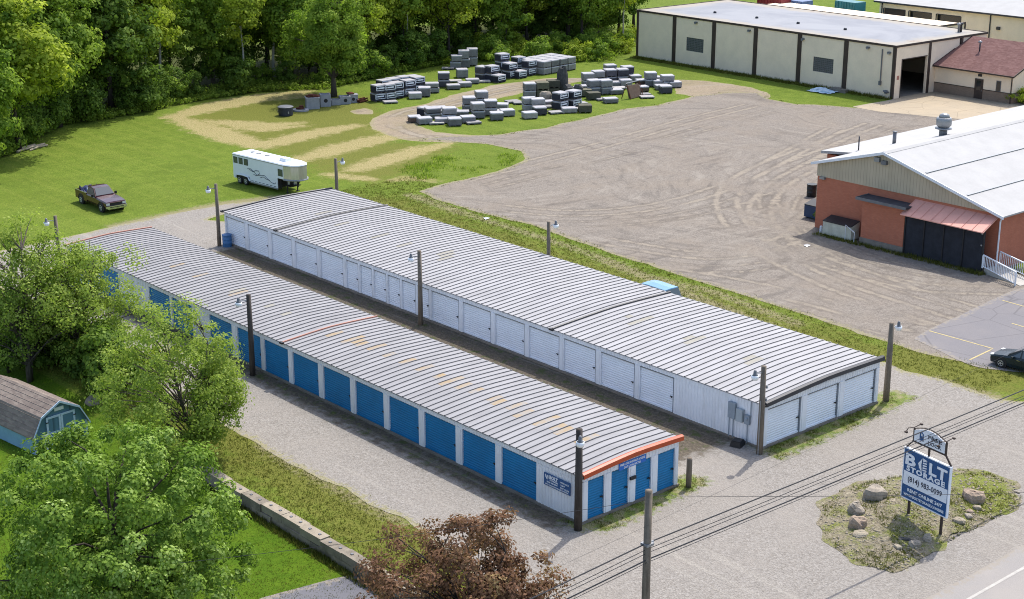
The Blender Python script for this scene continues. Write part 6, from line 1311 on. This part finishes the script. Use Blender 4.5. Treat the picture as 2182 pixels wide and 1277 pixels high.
# ------------------------------------------------------------------ foliage
def leaf_mat(name, a, b, c, tr=0.48, gloss=0.12, k=1.7):
    a, b, c = [tuple(min(.6, v*k*h) for v, h in zip(q, (1.12, 1.08, .72))) for q in (a, b, c)]
    """a dark leaf, b mid leaf, c pale leaf; each leaf has its own value in the attribute lv"""
    m = NT(name); t = m.t; t.nodes.remove(m.b); lv = m.attr('lv'); col = m.ramp(lv, [(0.0, a), (0.55, b), (1.0, c)])
    d = m.n('BsdfDiffuse'); tl = m.n('BsdfTranslucent'); g = m.n('BsdfGlossy'); g.inputs['Roughness'].default_value = 0.6
    m.L(col, d.inputs[0]); m.L(m.mix(0.5, col, m.mix(1.0, col, (1.0, 1.25, 0.45, 1), 'MULTIPLY')), tl.inputs[0])
    mx = m.n('MixShader'); mx.inputs[0].default_value = tr; m.L(d.outputs[0], mx.inputs[1]); m.L(tl.outputs[0], mx.inputs[2])
    mg = m.n('MixShader'); mg.inputs[0].default_value = gloss*0.12; m.L(mx.outputs[0], mg.inputs[1]); m.L(g.outputs[0], mg.inputs[2]); g.inputs['Color'].default_value = (0.5, 0.55, 0.5, 1)
    o = [n for n in t.nodes if n.type == 'OUTPUT_MATERIAL'][0]; m.L(mg.outputs[0], o.inputs[0]); return m.mat
LV = dict(
    mid=leaf_mat('leaf_mid_green', (0.060, 0.105, 0.020), (0.125, 0.185, 0.034), (0.22, 0.28, 0.065)),
    yellow=leaf_mat('leaf_yellow_green', (0.105, 0.145, 0.020), (0.185, 0.230, 0.034), (0.29, 0.33, 0.075)),
    deep=leaf_mat('leaf_deep_green', (0.036, 0.070, 0.016), (0.078, 0.125, 0.028), (0.14, 0.20, 0.055)),
    silver=leaf_mat('leaf_silver_maple', (0.045, 0.085, 0.018), (0.105, 0.165, 0.036), (0.25, 0.32, 0.16), 0.34, 0.1),
    loose=leaf_mat('leaf_loose_green', (0.085, 0.125, 0.030), (0.160, 0.210, 0.055), (0.25, 0.29, 0.12)),
    red=leaf_mat('leaf_red_brown', (0.060, 0.034, 0.034), (0.130, 0.074, 0.066), (0.175, 0.135, 0.095), 0.34, 0.05),
    weed=leaf_mat('leaf_weed', (0.055, 0.085, 0.018), (0.120, 0.170, 0.030), (0.22, 0.27, 0.070)),
    blade=leaf_mat('grass_blade', (0.070, 0.082, 0.024), (0.120, 0.128, 0.042), (0.27, 0.25, 0.12), 0.35, 0.0, 1.0))
M['bark'] = make_wood('tree_bark', (0.115, 0.095, 0.078, 1)); M['bark_dark'] = make_wood('dark_tree_bark', (0.060, 0.050, 0.042, 1)); M['bark_pale'] = make_wood('pale_birch_bark', (0.42, 0.40, 0.35, 1))
def leaves(R_, C_, per, sig, size, flat=0.7, up=0.5, lvb=None):
    """C_ (k,3) clump centres -> quads"""
    k = len(C_); n = k*per; dr = R_.normal(0, 1, (n, 3)); dr[:, 2] += .25; dr /= np.linalg.norm(dr, axis=1)[:, None]+1e-9
    rad = np.repeat(sig, per)*1.55*R_.random(n)**.38                        # leaves gather towards the outside of each clump
    c = np.repeat(C_, per, 0)+dr*rad[:, None]*np.array([1, 1, flat])
    od = C_-C_.mean(0); od /= np.linalg.norm(od, axis=1)[:, None]+1e-6
    nr = dr*1.1+np.repeat(od, per, 0)*.5+R_.normal(0, .45, (n, 3)); nr[:, 2] += up; nr /= np.linalg.norm(nr, axis=1)[:, None]+1e-9
    t = np.cross(nr, R_.normal(0, 1, (n, 3))); t /= np.linalg.norm(t, axis=1)[:, None]+1e-9; b = np.cross(nr, t)
    s = size*(0.6+0.8*R_.random(n))[:, None]
    V = np.stack([c-t*s*.5, c+b*s*.36, c+t*s*.5, c-b*s*.36], 1).reshape(-1, 3)
    lv = np.clip(np.repeat(lvb if lvb is not None else R_.random(k)*.5+.2, per)+R_.normal(0, .17, n), 0, 1)
    return V, np.arange(4*n).reshape(-1, 4), np.repeat(lv, 4)
def tree_meshes(seed, H, z0, r, nclump, per, leaf, lmat, bark, stems=1, trunk=0.22, sig=(.35, .65), nbranch=40, shape=0.5, flat=.7, up=.5, inner=.35, lean=(0, 0), lobes=.35):
    R_ = np.random.default_rng(seed); q = MB(); zc = z0+(H-z0)*shape*.85; rz = max(H-zc, .1); rb = zc-z0
    L_ = [(R_.normal(0, 1, 3), R_.uniform(1.2, 2.8), R_.uniform(0, 6.28)) for _ in range(5)]
    C_ = []
    while len(C_) < nclump:
        d = R_.normal(0, 1, 3); d /= np.linalg.norm(d); rad = (inner**3+(1-inner**3)*R_.random())**(1/3.0)
        k = 1+lobes*sum(math.sin(f*float(d@a)+p) for a, f, p in L_)/2.2
        rad *= np.clip(k, .55, 1.25); p = np.array([d[0]*r*rad, d[1]*r*rad, zc+d[2]*(rz if d[2] > 0 else rb)*min(rad, 1.08)])
        if p[2] > 0.25: C_.append(p+np.array([lean[0]*p[2]/H, lean[1]*p[2]/H, 0]))
    C_ = np.array(C_); tops = []
    for s in range(stems):
        a = 6.28*s/stems+R_.uniform(0, 1); sp = 0 if stems == 1 else .32
        tx, ty = math.cos(a)*r*sp+lean[0]*.8, math.sin(a)*r*sp+lean[1]*.8; ht = H*(.86 if stems == 1 else R_.uniform(.65, .85)); pts = []; rad = []
        for i in range(7):
            t = i/6; pts.append((tx*t**1.2+R_.normal(0, .05*H/12)*(0 < i), ty*t**1.2+R_.normal(0, .05*H/12)*(0 < i), ht*t-0.15*(i == 0))); rad.append(trunk*(1-.86*t**.8)/(1 if stems == 1 else 1.35)*(1.35 if i == 0 else 1))
        q.tube(pts, rad, 7); tops.append(np.array(pts))
    A_ = np.concatenate(tops); idx_ = R_.choice(len(C_), min(nbranch, len(C_)), False)
    for i in idx_:
        c = C_[i]; hd = np.hypot(c[0], c[1]); w_ = np.abs(A_[:, 2]-max(z0*.6, c[2]-.65*hd))+.4*np.hypot(A_[:, 0]-c[0], A_[:, 1]-c[1]); s = A_[np.argmin(w_)]
        mid = (s+c)/2+np.array([0, 0, .12*hd]); r0 = max(.018, min(trunk*.34, .022*np.linalg.norm(c-s)))
        q.tube([s, (s*2+mid)/3, mid, (mid+c*2)/3, c], [r0, r0*.85, r0*.6, r0*.4, r0*.2], 5, cap=False)
    trunk_me = q.mesh('trunk', M[bark], True)
    sg = R_.uniform(*sig, len(C_)); lvb = np.clip(R_.normal(.40, .16, len(C_)), .05, .9)
    V, F, lv = leaves(R_, C_, per, sg, leaf, flat, up, lvb)
    return trunk_me, np_mesh('crown', V, F, LV[lmat], dict(lv=lv))
def plant_tree(name, label, cat, me, loc, rz=0, sc_=1.0, group=None):
    t = thing(name, label, cat, loc, rz, group); t.scale = (sc_,)*3 if not isinstance(sc_, tuple) else sc_
    put('trunk', me[0], t); put('crown', me[1], t); return t
# near trees, each its own shape
plant_tree('maple_tree', 'large bushy silver-leaved maple in the lower left corner', 'tree', tree_meshes(1, 9.0, .6, 4.9, 430, 170, .165, 'silver', 'bark_dark', 1, .26, (.28, .52), 30, .48, .9, .35, .15), (-21.8, 6.7, LOW))
plant_tree('young_tree', 'loose light green tree with visible branches between shed and blue doors', 'tree', tree_meshes(2, 8.6, .9, 4.1, 260, 125, .145, 'loose', 'bark', 5, .15, (.28, .60), 150, .5, .8, .3, .3), (-9.9, 20.5, -0.2))
plant_tree('red_leaf_tree', 'red-brown leaved tree at the bottom in front of the drive', 'tree', tree_meshes(3, 5.8, .5, 4.4, 220, 140, .145, 'red', 'bark_dark', 4, .16, (.26, .52), 130, .45, .8, .3, .3, (0, 0), .85), (-11.2, -5.0, -0.4))
plant_tree('multi_stem_tree', 'tall loose multi-stemmed tree at the left edge above the shed', 'tree', tree_meshes(4, 11.4, 2.0, 4.1, 150, 100, .16, 'loose', 'bark', 6, .20, (.32, .70), 150, .5, .8, .3, .3), (-11.3, 38.6, LOW))
plant_tree('spreading_tree', 'spreading green tree reaching over the rear of the blue-door building', 'tree', tree_meshes(5, 9.6, 1.2, 4.3, 190, 110, .16, 'loose', 'bark', 4, .18, (.30, .66), 110, .5, .8, .3, .3), (-7.6, 38.8, -0.35))
plant_tree('field_tree', 'lone leafy tree standing in the field beside precast boxes', 'tree', tree_meshes(6, 15.0, 2.6, 5.0, 300, 130, .27, 'mid', 'bark', 1, .34, (.45, .85), 60, .42), (*G(712, 206), 0))
# woodland
WV = [tree_meshes(20, 18, 4.5, 4.6, 120, 100, .40, 'mid', 'bark_dark', 1, .30, (.6, 1.1), 30), tree_meshes(21, 17, 5.5, 4.2, 105, 100, .40, 'yellow', 'bark_dark', 1, .26, (.6, 1.1), 30), tree_meshes(22, 19, 3.5, 4.8, 130, 100, .42, 'deep', 'bark_dark', 1, .34, (.6, 1.1), 30),
      tree_meshes(23, 15, 2.5, 3.6, 95, 100, .36, 'mid', 'bark', 2, .20, (.5, .95), 26), tree_meshes(24, 17, 6.5, 2.6, 55, 90, .36, 'yellow', 'bark_pale', 1, .17, (.5, .9), 18)]
BIR = tree_meshes(30, 19, 9.0, 2.6, 45, 90, .34, 'yellow', 'bark_pale', 1, .24, (.5, .9), 14)
WD = ['leafy green', 'yellow green', 'dark green', 'low-branched green', 'slender pale-trunked']
FH = np.array([FWD[0], FWD[1]]); FH /= np.linalg.norm(FH)
edge = np.array(GP([(-60, 352), (30, 322), (130, 262), (250, 246), (330, 230), (430, 209), (560, 190), (700, 184), (850, 152), (980, 126), (1130, 112), (1345, 104)]))
seg = np.r_[0, np.cumsum(np.hypot(*np.diff(edge, axis=0).T))]
def on_edge(s): return np.array([np.interp(s, seg, edge[:, 0]), np.interp(s, seg, edge[:, 1])])
rw_ = random.Random(21); ROWN = ['front row', 'second row', 'third row', 'rear row']; allt = []
for row, (off, spc) in enumerate(((2.5, 8.4), (9.0, 8.2), (17, 8.6), (27, 10))):
    s = rw_.uniform(0, 4); lst = []
    while s < seg[-1]:
        p = on_edge(s)+FH*(off+rw_.uniform(-1.6, 1.6))+np.array([rw_.uniform(-1, 1), rw_.uniform(-1, 1)])
        px_, py_ = to_px((p[0], p[1], 4.0))
        gap = row < 3 and 372 < px_ < 424                       # the glade where the meadow shows through
        if not gap and not (px_ > 1290 and row > 0 and p[0] > 106 and p[1] < 118): lst.append((px_, p, rw_.choice([0, 0, 1, 1, 2, 3, 3, 4] if row else [0, 1, 1, 3, 3, 0, 4, 2]), rw_.uniform(.85, 1.15), rw_.uniform(0, 6.28)))
        s += spc*rw_.uniform(.7, 1.35)
    cnt = {}
    for px_, p, v, k, a in sorted(lst, key=lambda e: e[0]):
        i = cnt.get(v, 0); cnt[v] = i+1
        plant_tree('woodland_tree', '%s tree, %s of its kind from left in the %s of the woods' % (WD[v], ordinal(i), ROWN[row]), 'tree', WV[v], (p[0], p[1], 0), a, k, 'trees of the woods')
for i, (px, py, v, k) in enumerate([(1010, 96, 3, .9), (1050, 88, 2, .85), (1095, 92, 3, .8), (1140, 84, 0, .8), (1185, 86, 3, .8), (1230, 80, 2, .85), (1275, 84, 3, .75), (1318, 80, 2, .8), (1350, 70, 0, .9), (1160, 62, 2, 1.0), (1260, 58, 0, 1.0), (1080, 64, 2, 1.0)]):
    plant_tree('woodland_tree', '%s tree, %s from left behind the bright shrubs near the warehouse' % (WD[v], ordinal(i)), 'tree', WV[v], (*G(px, py), 0), i*1.7, k, 'trees of the woods')
# big tree leaning over the left edge of the field
plant_tree('edge_tree', 'big bright tree at the far left edge of the field', 'tree', WV[1], (*G(40, 322), 0), 1.0, (1.15, 1.15, .95))
plant_tree('edge_tree', 'dark tree behind the logs at the left edge', 'tree', WV[3], (*G(-25, 372), 0), 2.0, 1.0)
for i, (px, py, k, lb) in enumerate([(345, 196, 1.05, 'tall pale birch trunk standing at the left part of the wood edge'), (585, 172, 1.0, 'pale birch just left of the lone field tree at the wood edge'), (318, 205, .8, 'slimmer pale birch beside the tall left birch')]):
    plant_tree('birch_tree', lb, 'tree', BIR, (*G(px, py), 0), i*2.0, k, 'birches at the wood edge')
# shrubs
SV = [tree_meshes(40, 3.0, .2, 1.7, 34, 90, .22, 'mid', 'bark', 3, .06, (.3, .55), 14, .45), tree_meshes(41, 2.4, .15, 1.9, 36, 90, .22, 'yellow', 'bark', 3, .06, (.3, .5), 14, .45), tree_meshes(42, 4.2, .3, 2.0, 40, 90, .25, 'deep', 'bark_dark', 3, .07, (.35, .6), 14, .45)]
SD = ['green', 'bright green', 'dark green']; lst = []; s = 1.0
while s < seg[-1]:
    deepin = rw_.random() < .45; p = on_edge(s)+FH*(rw_.uniform(7, 19) if deepin else rw_.uniform(-1.5, 6.0)); px_, _ = to_px((p[0], p[1], 1)); bright = px_ > 1010
    lst.append((px_, p, 2 if deepin else rw_.choice([1, 1, 0] if bright else [0, 2, 2, 0]), rw_.uniform(1.0, 1.5) if deepin else rw_.uniform(.7, 1.25), rw_.uniform(0, 6))); s += rw_.uniform(.9, 1.9)
for a in [(1050, 112), (1085, 108), (1120, 106), (1160, 104), (1200, 100), (1245, 98), (1290, 100), (1065, 125), (1140, 118), (1225, 112), (1275, 112), (1180, 92), (1300, 88), (1325, 96)]:
    lst.append((a[0], np.array(G(a[0], a[1]+16)), 1 if a[0] % 3 else 0, rw_.uniform(.8, 1.2), rw_.uniform(0, 6)))
cnt = {}
for px_, p, v, k, a in sorted(lst, key=lambda e: e[0]):
    i = cnt.get(v, 0); cnt[v] = i+1
    plant_tree('woodland_shrub', '%s shrub, %s of its kind from left along the wood edge' % (SD[v], ordinal(i)), 'shrub', SV[v], (p[0], p[1], 0), a, k, 'shrubs along the wood edge')
for i, (px, py, z, v, k, lb) in enumerate([(235, 855, LOW, 2, 1.0, 'dark shrub behind the right side of the blue shed'), (285, 845, LOW, 0, .9, 'green shrub between the shed and the loose tree'), (20, 800, LOW, 2, 1.2, 'dark shrub behind the shed roof at the left edge'), (110, 800, LOW, 2, 1.1, 'dark shrub behind the shed ridge'), (200, 815, LOW, 2, .9, 'dense shrub at the back of the shed'), (330, 880, LOW, 0, .7, 'small shrub left of the retaining wall'), (170, 770, LOW, 0, 1.2, 'green shrub under the spreading tree'), (60, 765, LOW, 0, 1.3, 'green shrub at the foot of the tall multi-stemmed tree'), (330, 800, -.3, 1, .8, 'bright shrub beside the gravel drive under the trees'), (250, 800, -.5, 1, .9, 'bright shrub left of the gravel drive'),
                                       (2178, 220, 0, 1, .8, 'bright green bush at the office corner'), (2176, 582, 0, 1, .35, 'small bush beside the ramp railing'), (1742, 468, 0, 0, .35, 'small weedy bush at the left corner of the brick wall')]):
    plant_tree('shrub', lb, 'shrub', SV[v], (*G(px, py, z), z), i*1.3, k)
m = MB(); m.box((0, 0, .35), (1.0, .8, .7), taper=.8); tag(put('stone_block', rock_mesh(77, 1.6, 1.2, 1.0, M['stone_grey']), None, (*G(212, 870, LOW), LOW)), 'mossy grey stone beside the blue shed', 'rock')
# undergrowth and grass, too many to count
def stuff(name, V, F, mat, lv, label):
    o = put(name, np_mesh(name, V, F, mat, dict(lv=lv))); o['kind'] = 'stuff'; o['label'] = label; return o
R_ = np.random.default_rng(77)
n = 2600; s = R_.random(n)*seg[-1]; P = np.column_stack([np.interp(s, seg, edge[:, 0]), np.interp(s, seg, edge[:, 1])])+FH*(R_.random(n)**1.5*9-2.2)[:, None]
hh = np.clip(.35+1.0*(.5+.5*fbm(P[:, 0], P[:, 1], 5, 2, 9))*R_.random(n), .2, 1.7)
extra = []
for (px, py, w_, k) in [(1100, 112, 60, 160), (1200, 104, 80, 200), (1280, 108, 50, 120)]:
    g = np.array([G(px+R_.normal(0, w_*.5), py+R_.normal(0, 8)+8) for _ in range(k)]); extra.append(g)
E_ = np.concatenate(extra); P = np.concatenate([P, E_]); hh = np.concatenate([hh, R_.uniform(.4, 1.2, len(E_))])
C_ = np.column_stack([P, hh*.6]); V, F, lv = leaves(R_, C_, 26, np.clip(hh*.42, .15, .6), .20, .9, .2); V[:, 2] = np.maximum(V[:, 2], .01)
stuff('undergrowth', V, F, LV['weed'], lv, 'tall weeds along the edge of the woods')
def blades(P, h, w_, per, spread, zf=None):
    k = len(P); n = k*per; c = np.repeat(P, per, 0)+R_.normal(0, spread, (k*per, 2)); a = R_.random(n)*6.28; hz_ = np.repeat(h, per)*(.5+.8*R_.random(n)); ln = R_.normal(0, .35, (n, 2))*hz_[:, None]
    z = np.zeros(n) if zf is None else zf(c[:, 0], c[:, 1]); dx, dy = np.cos(a)*w_*.5, np.sin(a)*w_*.5
    V = np.stack([np.column_stack([c[:, 0]-dx, c[:, 1]-dy, z]), np.column_stack([c[:, 0]+dx, c[:, 1]+dy, z]), np.column_stack([c[:, 0]+ln[:, 0], c[:, 1]+ln[:, 1], z+hz_])], 1).reshape(-1, 3)
    lv = np.clip(np.repeat(R_.normal(.42, .2, k), per)+R_.normal(0, .15, n), 0, 1); return V, np.arange(3*n).reshape(-1, 3), np.repeat(lv, 3)
def scatter(poly_or_f, bb, k, thr=0.0, clump=None):
    x = R_.uniform(bb[0], bb[1], k); y = R_.uniform(bb[2], bb[3], k); d = poly_or_f(x, y) > thr
    if clump is not None: d &= (fbm(x, y, clump, 3, 13)+R_.normal(0, .12, k)) > 0.0
    return np.column_stack([x, y])[d]
VL, FL, LL, nv = [], [], [], 0
def addb(P, h, w_, per, spread, zf=None):
    global nv
    if not len(P): return
    V, F, l = blades(P, np.full(len(P), h)*R_.uniform(.6, 1.3, len(P)), w_, per, spread, zf); VL.append(V); FL.append(F+nv); LL.append(l); nv += len(V)
gz = lambda x, y: ground_z(x, y)
yard_out = lambda x, y: -f_yard(x, y)
addb(scatter(lambda x, y: np.minimum(-f_yard(x, y), x+10.2), (-10.3, -6.5, -6, 50), 9000), .09, .035, 4, .07)                       # strip by the drive
addb(scatter(lambda x, y: np.minimum(-f_lot(x, y), -f_yard(x, y)), (24.9, 40, -3, 66), 22000), .10, .04, 4, .08)                       # strip right of the white building
addb(scatter(lambda x, y: a_verge(x, y)-.1, (-1.5, 28, -2, 1.6), 9000, 0, .9), .10, .03, 5, .06)
addb(scatter(lambda x, y: a_damp(x, y), (-1.6, 14.1, .5, 56), 5000, .2, 2.2), .07, .03, 4, .08)
addb(scatter(lambda x, y: .5-np.abs(f_yard(x, y)-.2), (-10, 35, -10, 66), 26000, 0, 1.2), .08, .03, 4, .06)                            # ragged fringe of the yard
addb(scatter(lambda x, y: .6-np.abs(f_lot(x, y)-.1), (25, 110, 0, 100), 30000, 0, 1.6), .12, .05, 4, .09)
isl_z = lambda x, y: 0.02+0.30*np.clip(sd_poly(x, y, ISL)/2.5, 0, 1)
addb(scatter(lambda x, y: sd_poly(x, y, ISL), (2, 22, -16, -3), 12000, .1, 1.8), .11, .035, 5, .06, isl_z)
addb(scatter(lambda x, y: sd_poly(x, y, GP([(840, 352), (930, 335), (1010, 325), (1100, 330), (1095, 350), (1000, 372), (900, 385), (855, 372)])), (35, 70, 45, 85), 300, 0), .12, .05, 4, .12)
addb(scatter(lambda x, y: .45-np.abs(x+10.78), (-11.5, -10.7, -4, 21), 1500), .22, .04, 5, .06, gz)                                   # foot of the retaining wall
addb(scatter(lambda x, y: np.minimum(-10.9-x, 32-y), (-30, -10.9, 2, 32), 16000), .06, .03, 4, .07, gz)
addb(scatter(lambda x, y: .5-np.abs(x-53.0), (52.3, 53.3, 11, 27), 900), .25, .05, 5, .08)
addb(scatter(lambda x, y: .6-np.abs(x-109.2), (108, 110, 60, 104), 2500), .35, .07, 5, .1)
PT = scatter(lambda x, y: sd_poly(x, y, GP([(840, 352), (930, 335), (1010, 325), (1100, 330), (1095, 350), (1000, 372), (900, 385), (855, 372)])), (35, 70, 45, 85), 24000, 0, 4.0)
Vt, Ft, lt = blades(PT, R_.uniform(.15, .38, len(PT)), .06, 5, .15); stuff('tall_grass', Vt, Ft, LV['weed'], lt, 'patch of taller green grass at the field edge')
stuff('grass_tufts', np.concatenate(VL), np.concatenate(FL), LV['blade'], np.concatenate(LL), 'tufts of grass on the verges')
